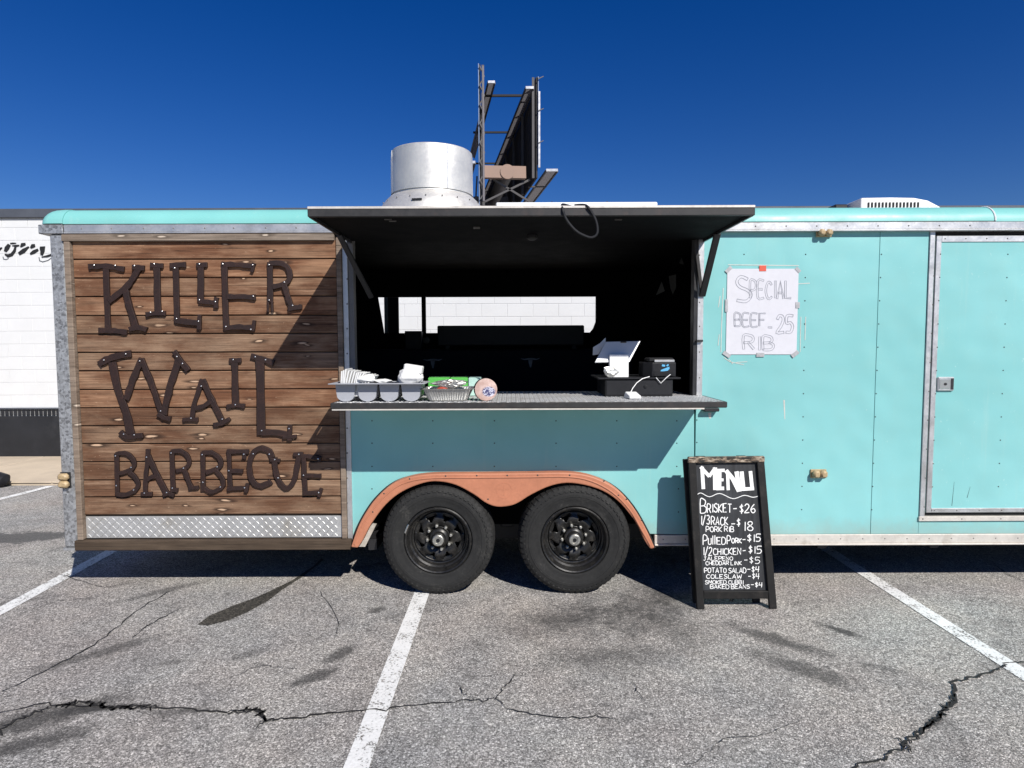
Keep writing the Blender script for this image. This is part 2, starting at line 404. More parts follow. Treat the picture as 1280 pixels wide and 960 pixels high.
# ------------------------------------------------------------------ asphalt
def asphalt():
    m_ = mat('asphalt', (0.25, 0.245, 0.24), 0.9, 0, 0.25); n = N(m_)
    v = n.world()
    vc = n.n('TexVoronoi'); vc.inputs['Scale'].default_value = 125; n.l(v, vc.inputs['Vector'])
    sp = n.n('SeparateColor'); n.l(vc.outputs['Color'], sp.inputs[0])
    vd = n.n('TexVoronoi'); vd.inputs['Scale'].default_value = 260; n.l(v, vd.inputs['Vector'])
    sd = n.n('SeparateColor'); n.l(vd.outputs['Color'], sd.inputs[0])
    stone = n.ramp(sp.outputs[0], [(0.0, (0.03, 0.03, 0.03)), (0.22, (0.17, 0.167, 0.16)), (0.75, (0.40, 0.39, 0.375)), (1.0, (0.98, 0.96, 0.93))])
    stone2 = n.ramp(sd.outputs[1], [(0.0, (0.05, 0.05, 0.048)), (0.5, (0.32, 0.312, 0.30)), (1.0, (0.80, 0.78, 0.75))])
    c = n.mix(0.5, stone, stone2)
    c = n.mix(n.ramp(vc.outputs['Distance'], [(0.45, 0.0), (0.85, 0.55)]), c, (0.075, 0.073, 0.07))
    tone = n.ramp(n.noise(v, 0.55, 5, 0.6), [(0.3, (0.88, 0.86, 0.86)), (0.7, (1.12, 1.10, 1.06))])
    c = n.mix(1.0, c, tone, 'MULTIPLY')
    tone = n.ramp(n.noise(v, 2.4, 9, 0.75, 0.6), [(0.30, (0.52, 0.52, 0.52)), (0.45, (0.95, 0.95, 0.95)), (0.70, (1.14, 1.13, 1.10))])
    c = n.mix(1.0, c, tone, 'MULTIPLY')
    tone = n.ramp(n.noise(v, 11, 6, 0.7), [(0.30, (0.66, 0.66, 0.66)), (0.44, (1.0, 1.0, 1.0)), (0.75, (1.08, 1.08, 1.07))])
    c = n.mix(1.0, c, tone, 'MULTIPLY')
    warm = n.ramp(n.noise(v, 0.8, 4, 0.6), [(0.35, (0.97, 1.0, 1.02)), (0.65, (1.04, 0.995, 0.975))])
    c = n.mix(1.0, c, warm, 'MULTIPLY')
    warp = n.noise(v, 5.5, 8, 0.7); warp2 = n.noise(v, 26, 5, 0.6)
    wmix = n.mix(0.35, warp, warp2)
    def stain(px, py, rx, ry, rot, strength, col=(0.045, 0.044, 0.043), soft=0.5):
        nonlocal c
        x, y = GG(px, py)
        ge = n.n('NewGeometry'); mp = n.n('Mapping', vector_type='TEXTURE')
        mp.inputs['Location'].default_value = (x, y, 0); mp.inputs['Rotation'].default_value = (0, 0, R(rot)); mp.inputs['Scale'].default_value = (rx, ry, 5)
        n.l(ge.outputs['Position'], mp.inputs[0])
        gr = n.n('TexGradient', gradient_type='SPHERICAL'); n.l(mp.outputs[0], gr.inputs[0])
        f = n.math('ADD', gr.outputs['Fac'], n.math('MULTIPLY', n.math('SUBTRACT', wmix, 0.5), 2.6))
        inr = n.math('MULTIPLY', n.ramp(f, [(0.22, 0.0), (0.22+soft, strength)]), n.ramp(gr.outputs['Fac'], [(0.0, 0.0), (0.22, 1.0)]))
        c = n.mix(inr, c, col)
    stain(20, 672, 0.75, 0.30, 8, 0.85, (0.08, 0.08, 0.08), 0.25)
    stain(40, 900, 0.62, 0.16, 32, 0.8)
    stain(120, 886, 0.30, 0.06, 8, 0.85)
    stain(230, 889, 0.22, 0.04, 4, 0.6)
    stain(1170, 900, 0.16, 0.05, 40, 0.6)
    stain(15, 935, 0.5, 0.13, 30, 0.8)
    stain(130, 815, 0.55, 0.10, 42, 0.62)
    stain(200, 740, 0.5, 0.08, 42, 0.55)
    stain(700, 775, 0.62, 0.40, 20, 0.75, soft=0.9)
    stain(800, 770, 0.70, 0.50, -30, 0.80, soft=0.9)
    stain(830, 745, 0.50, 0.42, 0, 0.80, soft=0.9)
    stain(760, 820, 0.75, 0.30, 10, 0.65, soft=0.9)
    stain(615, 770, 0.14, 0.10, 0, 0.4, soft=0.7)
    stain(425, 818, 0.20, 0.09, 60, 0.75)
    stain(395, 845, 0.22, 0.08, 40, 0.75)
    stain(470, 763, 0.10, 0.07, 30, 0.75)
    stain(1047, 787, 0.24, 0.07, -50, 0.85)
    stain(970, 800, 0.45, 0.12, -40, 0.7)
    stain(1000, 835, 0.45, 0.16, -40, 0.65)
    stain(1105, 835, 0.16, 0.05, -35, 0.45)
    stain(310, 818, 0.16, 0.06, 35, 0.5)
    stain(215, 828, 0.12, 0.04, 15, 0.5)
    stain(590, 845, 0.09, 0.09, 0, 0.35)
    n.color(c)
    h = n.mix(0.5, n.math('SUBTRACT', 1.0, vc.outputs['Distance']), n.math('SUBTRACT', 1.0, vd.outputs['Distance']))
    b1 = n.bump(n.noise(v, 2.0, 6, 0.6), 0.25, 0.03); n.bump(h, 0.7, 0.006, b1)
    return m_
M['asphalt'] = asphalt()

def paint_line():
    m_ = mat('white_line_paint', (0.72, 0.72, 0.70), 0.75); n = N(m_); v = n.world()
    w1 = n.noise(v, 8, 10, 0.8); w2 = n.noise(v, 75, 5, 0.65)
    n.color(n.ramp(n.mix(0.5, w1, w2), [(0.35, (0.60, 0.60, 0.58)), (0.6, (0.80, 0.80, 0.78))]))
    n.bump(w2, 0.5, 0.004)
    f = n.ramp(n.mix(0.5, w1, w2), [(0.43, 0.0), (0.46, 1.0)])
    tr = n.n('BsdfTransparent'); mx = n.n('MixShader')
    n.l(f, mx.inputs[0]); n.l(tr.outputs[0], mx.inputs[1]); n.l(n.b.outputs[0], mx.inputs[2]); n.l(mx.outputs[0], n.out.inputs[0])
    return m_
M['line'] = paint_line()
M['crack'] = worn('crack_dark', (0.018, 0.017, 0.016), 0.95, 0, 0.5, 40, 0.2)
def wet_mat():
    m_ = mat('oil_stain', (0.045, 0.043, 0.038), 0.55); n = N(m_); v = n.world()
    g = n.vor(v, 130, 'Color'); s_ = n.n('SeparateColor'); n.l(g, s_.inputs[0])
    n.color(n.ramp(s_.outputs[0], [(0.0, (0.02, 0.019, 0.017)), (0.7, (0.06, 0.056, 0.048)), (1.0, (0.13, 0.12, 0.10))]))
    n.bump(s_.outputs[0], 0.4, 0.004); return m_
M['oil'] = wet_mat()

# ================================================================== THE SETTING
gm = MB()
ys = [-250, -30, -8, 0, 1.2, 1.6, 2.0, 2.4, 2.8, 3.2, 3.6, 6, 20, 250]
xs_ = [-250, -20, 0, 20, 250]
vs_ = [(x, y, ground_z(y)) for y in ys for x in xs_]; nx = len(xs_)
fs_ = [(j*nx+i, j*nx+i+1, (j+1)*nx+i+1, (j+1)*nx+i) for j in range(len(ys)-1) for i in range(nx-1)]
gm.add(vs_, fs_)
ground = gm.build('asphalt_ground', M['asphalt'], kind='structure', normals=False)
ground['label'] = 'sun-bleached grey asphalt of the parking lot'

def ground_strip(name, m_, pts, widths, up, jag=0.0, sub=1):
    """flat strip lying on the asphalt along ground points"""
    mb = MB(); P = [Vector(p) for p in pts]
    if sub > 1:
        Q = []; W = []
        for i in range(len(P)-1):
            for k in range(sub):
                t = k/sub; Q.append(P[i].lerp(P[i+1], t)); W.append(widths[i]*(1-t)+widths[i+1]*t)
        Q.append(P[-1]); W.append(widths[-1]); P, widths = Q, W
    if jag: P = [p + Vector((random.gauss(0, jag), random.gauss(0, jag))) for p in P]
    L = []; Rr = []
    for i, p in enumerate(P):
        d = (P[min(i+1, len(P)-1)]-P[max(0, i-1)]).normalized(); nn = Vector((-d.y, d.x))
        j = 1 + (random.uniform(-0.6, 0.9) if jag else 0); k = 1 + (random.uniform(-0.6, 0.9) if jag else 0)
        L.append(p+nn*widths[i]/2*j); Rr.append(p-nn*widths[i]/2*k)
    n = len(P); vs = [(q.x, q.y, ground_z(q.y)+up) for q in L+Rr]
    mb.add(vs, [(n+i, n+i+1, i+1, i) for i in range(n-1)])
    return mb.build(name, m_, ground, normals=False)

def line_between(pa, pb, wd, y_to=None, back=0.0):
    a = Vector(GG(*pa)); b = Vector(GG(*pb)); d = (b-a).normalized()
    a = a - d*back
    if y_to is not None: b = a + d*((y_to-a.y)/d.y)
    k = 14; pts = [a.lerp(b, i/k) for i in range(k+1)]
    ground_strip('parking_line', M['line'], pts, [wd]*(k+1), 0.004)
line_between((0, 764.5), (97, 712), 0.105, 3.75, 1.5)
line_between((446, 958), (526, 745), 0.105, 3.75, 2.0)
line_between((1271, 838), (1070, 710), 0.105, 3.75, 1.5)
line_between((0, 624), (75, 604.5), 0.105, 3.78, 6.0)
def crack(pxs, wd, sub=5, jag=0.006):
    pts = [GG(*p) for p in pxs]; n = len(pts)
    wd *= 0.72
    ws = [wd*(0.45 + 0.55*math.sin(math.pi*min(1, max(0.12, i/(n-1))))) for i in range(n)]
    ground_strip('crack', M['crack'], pts, ws, 0.0065, jag, sub)
crack([(-40, 900), (60, 880), (130, 886), (185, 884), (240, 888), (300, 890), (325, 888), (332, 902), (360, 899), (410, 893), (470, 888), (540, 880), (600, 876), (618, 874)], 0.013, 7, 0.008)
crack([(70, 884), (100, 879), (130, 887), (160, 883), (195, 886)], 0.020, 14, 0.016)
crack([(-20, 925), (20, 903), (60, 884)], 0.016, 12, 0.016)
crack([(290, 891), (310, 888), (327, 892), (333, 903)], 0.016, 10, 0.010)
crack([(1192, 870), (1186, 884), (1165, 905), (1140, 930)], 0.016, 12, 0.010)
crack([(325, 905), (332, 902), (318, 912)], 0.008)
crack([(618, 874), (630, 862), (640, 850), (645, 840)], 0.007)
crack([(618, 874), (640, 890), (680, 896), (725, 900), (745, 896), (770, 901)], 0.008)
crack([(573, 858), (580, 868), (590, 874)], 0.006)
crack([(1060, 962), (1100, 950), (1128, 938), (1132, 928), (1150, 916), (1180, 890), (1195, 876), (1192, 852), (1215, 848), (1252, 836), (1258, 831), (1290, 828)], 0.017, 8, 0.006)
crack([(1120, 922), (1135, 935), (1140, 942)], 0.012)
crack([(0, 867), (60, 838), (110, 812), (150, 782), (180, 758), (215, 738)], 0.010, 6, 0.005)
crack([(165, 798), (200, 774), (225, 762)], 0.008)
crack([(1245, 708), (1262, 720), (1290, 732)], 0.010)
crack([(790, 855), (795, 865)], 0.008, 3); crack([(796, 866), (806, 876)], 0.008, 3)
crack([(60, 715), (130, 735), (170, 728)], 0.006, 6, 0.006)
crack([(20, 770), (70, 752), (120, 748)], 0.005, 6, 0.006)
crack([(860, 958), (905, 925), (960, 918), (1010, 898)], 0.004, 7, 0.006)
crack([(400, 740), (425, 778), (418, 800)], 0.004, 6, 0.005)
crack([(280, 850), (330, 832), (372, 838)], 0.004, 6, 0.006)
# oily run-off with a hard outline
ol = [(247, 781), (262, 770), (290, 758), (318, 748), (340, 738), (365, 726), (392, 708), (402, 698), (405, 700), (380, 720), (352, 738), (334, 752), (310, 765), (285, 776), (260, 782)]
mb = MB(); pts = [GG(*p) for p in ol]
mb.add([(p[0], p[1], ground_z(p[1])+0.003) for p in pts], [tuple(range(len(pts)))])
ob = mb.build('oil_stain', M['oil'], ground, normals=False)
for p in ob.data.polygons:
    if p.normal.z < 0: p.flip()

# sidewalk slabs in front of the building
WALL_Y = 5.74
sw = MB(); sw.box((-24, 3.83, -0.30), (24, WALL_Y+0.02, -0.065)); side = sw.build('sidewalk', M['concrete'], kind='structure', label='tan concrete sidewalk along the white block building')
x = -12.0
while x < 6:
    s_ = MB(); s_.box((x+0.006, 3.81, -0.068), (x+1.494, WALL_Y-0.02, -0.05), 0.006); s_.build('slab', M['concrete'], side); x += 1.5

# ================================================================== BUILDING
bl = thing('block_building', 'white painted block building with black base and black brush script behind trailer', 'building', (0, WALL_Y, -0.06))
mb = MB(); mb.box((-22, WALL_Y+0.0005, -0.1), (22, WALL_Y+9, 3.60)); mb.build('wall', M['mortar'], bl)
zc = U(0, 273, WALL_Y)[1]
mb = MB(); mb.box((-22.05, WALL_Y-0.05, zc), (22.05, WALL_Y+0.4, zc+0.14), 0.01); mb.build('parapet_cap', M['cap'], bl)
zb = U(0, 510, WALL_Y)[1]
mb = MB(); mb.box((-22, WALL_Y-0.02, -0.08), (22, WALL_Y+0.03, zb-0.13)); mb.build('base_band', M['base_black'], bl)
mb = MB()
mb.box((-22, WALL_Y-0.035, zb-0.02), (22, WALL_Y+0.03, zb), 0.003); mb.build('ledge', M['cap'], bl)
mb = MB(); xx = -13.0
while xx < 6:
    mb.box((xx, WALL_Y-0.012, zb-0.125), (xx+0.058, WALL_Y+0.025, zb-0.024), 0.004); xx += 0.068
mb.build('soldier_brick_course', M['base_black'], bl, kind='stuff')
BH, BW = 0.2032, 0.4064
ref = None; rest = MB(); nblk = 0
row = 0; z = zb + 0.001
while z + BH < zc + 0.15:
    off = BW/2 if row % 2 else 0.0
    k0 = int(-14/BW); k1 = int(8/BW)
    for k in range(k0, k1):
        x0 = k*BW + off + 0.13; h = min(BH, zc - z)
        if h < 0.03: continue
        near = (-8.4 < x0 < -5.0) or (-3.6 < x0 < 2.4 and 1.3 < z < 2.7)
        lo = (x0+0.0025, WALL_Y-0.004, z+0.0025); hi = (x0+BW-0.0025, WALL_Y+0.04, z+h-0.0025)
        if near and nblk < 300 and h > BH-0.001:
            if ref is None:
                t = MB(); t.box(lo, hi, 0.003); ref = t.build('block', M['block'], bl)
            else:
                copy_part(ref, Vector((x0+BW/2, WALL_Y+0.018+random.uniform(-0.0006, 0.0006), z+0.0025)), bl)
            nblk += 1
        else: rest.box(lo, hi)
    z += BH; row += 1
rest.build('distant_blocks', M['block'], bl, kind='stuff')
# brush script on the wall
def wall_map(ox, oy, sc, Y, d):
    def f(u, v):
        p = on_y(ox+u/sc, oy+v/sc, Y); return (p.x, Y-d, p.z)
    return f
f0 = wall_map(0, 290, 14.22, WALL_Y, 0.012); f1 = wall_map(0, 290, 14.22, WALL_Y, 0.005)
scr = [([(100, 350), (130, 290), (175, 225)], [50, 85, 60]), ([(95, 395), (150, 425), (215, 405), (265, 340), (285, 265)], [20, 55, 55, 50, 30]),
       ([(190, 205), (240, 202), (295, 200)], [20, 28, 12]), ([(225, 245), (285, 248), (350, 240)], [10, 40, 24]),
       ([(375, 268), (405, 228), (460, 212)], [20, 62, 40]), ([(345, 390), (430, 335), (520, 265)], [55, 75, 25]),
       ([(555, 285), (590, 248), (630, 240)], [30, 66, 50]), ([(548, 392), (610, 355), (685, 315)], [30, 62, 40]),
       ([(720, 275), (765, 285), (765, 345), (750, 410)], [30, 75, 70, 45]), ([(750, 445), (850, 430), (945, 398)], [10, 32, 34]),
       ([(-90, 345), (-20, 320), (45, 280)], [60, 60, 18])]
mb = MB()
for i_, (p, wd) in enumerate(scr): mb.stroke(p, wd, wall_map(0, 290, 14.22, WALL_Y, 0.012+0.0006*i_), f1)
mb.build('script_lettering', M['script'], bl, label='black brush script lettering painted on the white block wall')
# outline flourish
mb = MB(); mb.stroke([(700, 450), (710, 510), (770, 530), (860, 505), (915, 465)], 10, f0, f1); mb.stroke([(60, 440), (70, 480), (120, 490), (160, 470)], 9, f0, f1)
mb.build('script_outline', M['cap'], bl)
t = MB(); a, b = GG(0, 602), None
wx = U(12, 600, 3.75)[0]
t.tube([(wx-1.75, 3.72, -0.02), (wx-1.7, 3.72, 0.0), (wx-0.10, 3.72, 0.0), (wx-0.035, 3.72, -0.01), (wx, 3.72, -0.035)], [0.06, 0.10, 0.10, 0.085, 0.03], 14)
ws = t.build('wheel_stop', M['pos_dark'], None, smooth=True)
tag(ws, 'black rounded rubber wheel stop at the sidewalk edge, far left', 'wheel stop')

# ================================================================== FOOD TRAILER
def Z(py, px=640): return U(px, py)[1]
def X(px, py=480): return U(px, py)[0]
DEEP = 2.52                                   # trailer width
XL, XR = X(66, 300), X(1640, 480)
zB = Z(682); zRoof = Z(258)
zBandT, zBandB = Z(280), Z(291.5)
OX0, OX1 = X(437.5), X(870)                   # serving opening
OZ0, OZ1 = Z(500), Z(298)
TR = thing('food_trailer', 'long teal food trailer with wooden sign wall, open serving window and orange fender', 'food trailer', ((XL+XR)/2, DEEP/2, 0))
def part(mb, name, m_, **k): return mb.build(name, M[m_] if isinstance(m_, str) else m_, TR, **k)

# --- shell
mb = MB(); mb.box((XL+0.02, 0.02, zRoof-0.10), (XR, DEEP-0.02, zRoof-0.03)); part(mb, 'roof', 'alu_pale')
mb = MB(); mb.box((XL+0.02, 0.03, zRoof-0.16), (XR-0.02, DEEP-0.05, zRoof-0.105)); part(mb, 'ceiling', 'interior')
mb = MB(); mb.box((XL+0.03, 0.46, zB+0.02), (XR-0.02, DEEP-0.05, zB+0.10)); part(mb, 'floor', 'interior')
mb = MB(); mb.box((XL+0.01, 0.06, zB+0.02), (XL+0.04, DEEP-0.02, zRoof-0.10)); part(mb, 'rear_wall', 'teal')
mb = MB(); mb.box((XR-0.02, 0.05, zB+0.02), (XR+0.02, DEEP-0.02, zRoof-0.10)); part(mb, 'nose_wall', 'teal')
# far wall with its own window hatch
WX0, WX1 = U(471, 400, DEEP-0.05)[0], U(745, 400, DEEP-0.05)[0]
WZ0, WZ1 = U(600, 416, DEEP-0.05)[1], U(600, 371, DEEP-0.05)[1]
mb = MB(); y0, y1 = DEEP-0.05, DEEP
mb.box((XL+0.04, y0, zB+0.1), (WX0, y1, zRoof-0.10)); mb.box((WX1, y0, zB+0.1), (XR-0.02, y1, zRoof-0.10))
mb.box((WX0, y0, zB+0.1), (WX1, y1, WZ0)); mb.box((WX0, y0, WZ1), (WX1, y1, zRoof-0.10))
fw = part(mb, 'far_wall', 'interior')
mb = MB(); xm = U(529.5, 400, DEEP-0.1)[0]; mb.box((xm-0.021, DEEP-0.10, WZ0-0.05), (xm+0.021, DEEP-0.055, WZ1+0.05)); mb.build('window_mullion', M['interior'], fw)
xa, xb = U(484, 400, DEEP+0.3)[0], U(500, 400, DEEP+0.3)[0]
mb = MB(); mb.box((xa+0.03, DEEP+0.20, WZ0-0.6), (xb, DEEP+0.24, WZ1+0.35)); mb.build('hatch_post', M['cabinet'], fw)
mb = MB(); mb.box((xa-0.012, DEEP+0.20, WZ0-0.6), (xa+0.027, DEEP+0.24, WZ1+0.35)); mb.build('hatch_post', worn('grey_blue_post', (0.07, 0.10, 0.12), 0.5), fw)
mb = MB()
pts = [U(745.5, 395, DEEP-0.06), U(744.5, 402, DEEP-0.06), U(741, 411, DEEP-0.06), U(736, 417, DEEP-0.06), U(747, 417, DEEP-0.06), U(747, 395, DEEP-0.06)]
mb.wallprism(pts, DEEP-0.075, DEEP-0.052); mb.build('window_corner', M['interior'], fw)
mb = MB(); mb.wallprism([U(470, 370, DEEP-0.06), U(472.3, 370, DEEP-0.06), U(480.5, 417, DEEP-0.06), U(470, 417, DEEP-0.06)], DEEP-0.075, DEEP-0.052)
mb.build('window_corner', M['interior'], fw)
# interior: partition, cabinet, emblems, clutter
mb = MB(); mb.box((WX0-0.30, 0.06, zB+0.1), (WX0-0.26, DEEP-0.055, zRoof-0.165)); part(mb, 'partition', 'cabinet')
cabY = 1.95
cz = U(600, 437, cabY)[1]
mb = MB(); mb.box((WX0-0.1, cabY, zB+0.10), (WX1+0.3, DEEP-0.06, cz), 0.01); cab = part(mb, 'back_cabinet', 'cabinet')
em = worn('dim_emblem', (0.16, 0.16, 0.18), 0.5)
def steer(px, py):
    mb = MB(); f0 = wall_map(px, py, 8.0, cabY, 0.006); f1 = wall_map(px, py, 8.0, cabY, 0.001)
    mb.stroke([(-96, -6), (-60, 2), (-20, -2), (20, -2), (60, 2), (94, -10)], [4, 12, 18, 18, 12, 4], f0, f1)
    mb.stroke([(0, -2), (0, 35), (2, 82)], [44, 36, 12], f0, f1); mb.build('steer_emblem', em, cab)
steer(663, 449); steer(541, 450)
dk = worn('dim_steel', (0.045, 0.045, 0.045), 0.5, 0.3)
for px, py in ((661, 423), (533, 425)):
    x_, z_ = U(px, py, DEEP-0.06); mb = MB(); mb.lathe([(0.001, -0.02), (0.035, -0.015), (0.04, 0)], (x_, DEEP-0.055, z_), 'y', 16); mb.build('latch_knob', dk, fw, smooth=True)
gx0, gz0 = U(549, 416.5, DEEP-0.25); gx1, gz1 = U(728, 407, DEEP-0.25)
gr = thing('griddle', 'black griddle pan on the sill of the far window', 'griddle', ((gx0+gx1)/2, DEEP-0.25, cz))
mb = MB(); mb.box((gx0, DEEP-0.42, gz0-0.13), (gx1, DEEP-0.10, gz1), 0.01); mb.build('pan', M['pos_black'], gr)
for xx in (gx0+0.1, gx1-0.1):
    mb = MB(); mb.box((xx-0.02, DEEP-0.40, cz+0.001), (xx+0.02, DEEP-0.12, gz0-0.131)); mb.build('foot', M['pos_black'], gr)
bx, bz = U(517, 416, DEEP-0.25)
mb = MB(); mb.box((bx-0.085, DEEP-0.30, cz+0.001), (bx+0.085, DEEP-0.15, bz+0.018), 0.006)
tag(mb.build('small_box', M['pos_black']), 'small black box on the far window sill beside the mullion', 'box')
for i, pl in enumerate(([(820, 369), (827, 352), (831, 364)], [(836, 345), (845, 343), (845, 360), (841, 368), (838, 360)], [(849, 329), (852, 322), (855, 331)], [(857, 313), (859, 313), (864, 321), (862, 321)])):
    mb = MB(); mb.wallprism([U(a, b, 1.2+0.1*i) for a, b in pl], 1.2+0.1*i-0.004, 1.2+0.1*i)
    tag(mb.build('hanging_scrap', worn('dim_scrap%d' % i, (0.10, 0.10, 0.095), 0.6)), ['grey triangular scrap hanging in the dark interior, lowest left', 'long grey strip hanging in the dark interior', 'small grey triangle hanging in the dark interior', 'thin grey sliver high in the dark interior by the jamb'][i], 'scrap')
    mb = MB(); x_, z_ = U(*pl[1], 1.2+0.1*i); mb.tube([(x_, 1.198+0.1*i, z_), (x_, 1.198+0.1*i, zRoof-0.16)], 0.001, 4); s_ = bpy.data.objects['hanging_scrap' + ('' if i == 0 else '.%03d' % i)]; mb.build('string', M['interior'], s_)

# --- wooden sign wall
mb = MB(); mb.box((X(79, 300), 0.012, zB), (X(430), 0.05, zBandB)); part(mb, 'backing_board', 'sill_wood')
pl_lines = [301, 324.3, 347.5, 370.7, 394.4, 417.2, 440.3, 463.2, 486.5, 509.2, 531.7, 554.0, 576.5, 599.3, 620.3, 642.6]
PX0_ = U(100.6, 480)[0]; cl = MB(); mb=cl; mb.box((PX0_-0.01, 0.004, Z(643)-0.002), (X(424)+0.01, 0.0115, Z(301))); clad = part(cl, 'wood_cladding', 'sill_wood')
pref = None
PX0, PX1 = U(100.6, 480)[0], U(424.5, 480)[0]
for i in range(len(pl_lines)-1):
    za, zb_ = Z(pl_lines[i+1], 260), Z(pl_lines[i], 260)
    t = MB(); t.box((PX0, -0.016, za+0.0035), (PX1, 0.0035, zb_-0.0035), 0.004)
    if i == 0: t = MB(); t.box((PX0, -0.016, za+0.0035), (PX1, 0.0035, zb_-0.002), 0.004)
    o = t.build('plank', M['plank'], clad)
    o.rotation_euler = (random.uniform(-0.012, 0.012), 0, random.uniform(-0.0012, 0.0012)); o.location.y += random.uniform(-0.0025, 0.002)
# timber frame
mb = MB(); mb.box((X(82, 300), -0.045, Z(301)), (X(423), 0.003, Z(292.5)), 0.004); part(mb, 'frame_rail', 'frame_wood')
mb = MB(); mb.box((X(93, 480), -0.045, zB+0.062), (PX0-0.002, 0.003, Z(301.4)), 0.004); part(mb, 'frame_stile', 'frame_wood')
mb = MB(); mb.box((PX1+0.002, -0.030, zB+0.062), (X(431), 0.003, Z(297)), 0.003); part(mb, 'frame_stile', 'frame_wood')
mb = MB(); mb.box((X(99, 680), -0.05, zB-0.01), (X(437), 0.01, Z(671.5)), 0.004); part(mb, 'sill', 'sill_wood')
# tread plate kick strip
def tread(mb, f, u0, u1, v0, v1, pitch, ln, wd, h):
    """raised lozenges on a plate; f(u, v, height)"""
    nu = int((u1-u0)/pitch); nv = int((v1-v0)/pitch)
    for i in range(nu):
        for j in range(nv):
            cu, cv = u0+(i+0.5)*pitch, v0+(j+0.5)*pitch
            s = 1 if (i+j) % 2 else -1
            du, dv = ln/2*0.7071, s*ln/2*0.7071; wu, wv = -s*wd/2*0.7071, wd/2*0.7071
            vs = [f(cu-du, cv-dv, 0), f(cu+wu, cv+wv, 0), f(cu+du, cv+dv, 0), f(cu-wu, cv-wv, 0), f(cu-du*0.6, cv-dv*0.6, h), f(cu+du*0.6, cv+dv*0.6, h)]
            mb.add(vs, [(0, 1, 5, 4), (1, 2, 5), (2, 3, 4, 5), (3, 0, 4)])
kz0, kz1 = Z(670.3), Z(643.4)
mb = MB(); mb.box((PX0, -0.012, kz0), (PX1, 0.002, kz1), 0.002); kp = part(mb, 'kick_plate', 'plate')
mb = MB(); tread(mb, lambda u, v, h: (u, -0.0118-h, v), PX0+0.01, PX1-0.01, kz0+0.004, kz1-0.004, 0.0285, 0.034, 0.009, 0.004)
mb.build('tread_pattern', M['plate'], kp, kind='stuff', normals=False)
# corner post
mb = MB(); cx0, cx1 = X(67, 480)-0.0, X(93, 480)-0.002
mb.box((X(74, 480), -0.03, zB+0.005), (cx1, 0.055, zBandB), 0.012); post = part(mb, 'corner_post', 'galv')
mb = MB(); mb.box((X(74, 480)-0.004, -0.034, zB-0.012), (cx1+0.05, 0.05, zB+0.004)); mb.build('foot_plate', M['galv'], post)

# --- roof edge
def cove(x0, x1, m_, name, dz=0.0):
    mb = MB(); prof = []; r = zRoof - zBandT - 0.004
    for i in range(9):
        a = R(90*i/8); prof.append((-0.035 + 0.13*(1-math.cos(a)), zBandT+0.004 + r*math.sin(a) + dz))
    prof += [(0.30, zRoof-0.005+dz), (0.30, zRoof-0.09), (-0.01, zRoof-0.09), (-0.01, zBandT+0.004)]
    mb.prism(prof, lambda u, v: (x0, u, v), lambda u, v: (x1, u, v)); return part(mb, name, m_, smooth=True)
xe = X(52, 270); xj = X(82, 270); xk = X(1240, 266)
c_ = cove(xj+0.003, xk-0.003, 'cove', 'roof_cove'); cove(xk, XR, 'cove', 'roof_cove', -0.004)
# rounded end cap at the rear corner
mb = MB(); rings = []; r = zRoof-zBandT-0.004
for j in range(8):
    b = R(90*j/7); inset = 0.13*(1-math.cos(b)); ring = []
    zz = zBandT+0.004 + r*math.sin(b) + 0.003
    for (px_, py_) in [(xj+0.002, -0.040+inset)] + [(xe+0.06+inset*0.6-0.06*math.sin(R(a)), -0.040+inset+0.06-0.06*math.cos(R(a))) for a in (0, 30, 60, 90)] + [(xe+inset*0.6, 0.5), (xj+0.002, 0.5)]:
        ring.append((px_, py_, zz))
    rings.append(ring)
n_ = len(rings[0]); vs_ = [p for rg in rings for p in rg]
fs_ = [(i*n_+k, i*n_+(k+1) % n_, (i+1)*n_+(k+1) % n_, (i+1)*n_+k) for i in range(7) for k in range(n_)] + [tuple(range(n_)), tuple(range(7*n_, 8*n_))]
mb.add(vs_, fs_); part(mb, 'cove_end_cap', 'cove', smooth=True)
mb = MB(); mb.box((xe, -0.040, zBandB), (xj+0.002, 0.30, zBandT), 0.004); part(mb, 'roof_band', 'galv')
mb = MB(); mb.box((xj+0.006, -0.034, zBandB+0.012), (XR, 0.015, zBandT), 0.003); mb.box((xj+0.006, -0.040, zBandB), (XR, 0.015, zBandB+0.0115), 0.003); band = part(mb, 'roof_band', 'alu')
mb = MB(); mb.tube([(xk-0.002, -0.036+0.13*(1-math.cos(R(90*i/8))), zBandT+0.004+r*math.sin(R(90*i/8))+0.001) for i in range(9)], 0.006, 6); part(mb, 'sealant_bead', 'white')

# --- teal panels
fcut = [(442, 682), (452, 657), (463, 638), (476, 622), (494, 608), (513, 600), (540, 596.3), (710, 595.2), (738, 600), (764, 613), (786, 636), (803, 664), (803, 667)]
pts = [U(438, 506), U(867.6, 506), U(867.6, 668)] + [U(*p) for p in reversed(fcut)] + [U(438, 683)]
mb = MB(); mb.wallprism(pts, 0.0, 0.03); part(mb, 'wall_panel', 'teal', label='teal panel under the serving counter, cut for the wheels')
def panel(px0, px1, pya, pyb, y=0.0, **k):
    a0, a1 = U(px0[0], pya), U(px1[0], pya); b0, b1 = U(px0[1], pyb), U(px1[1], pyb)
    xl = (a0[0]+b0[0])/2; xr = (a1[0]+b1[0])/2; zt_, zb_ = zBandB+0.005, Z(668, 1000)+0.002
    if 'zt' in k: zt_ = k['zt']
    if 'zb' in k: zb_ = k['zb']
    mb = MB(); mb.box((xl, y, zb_), (xr, 0.03, zt_), 0.0015); return part(mb, 'wall_panel', 'teal')
x1100 = (X(1100.5, 290)+X(1087.5, 668))/2; xdoor = (X(1161, 290)+X(1149, 646))/2
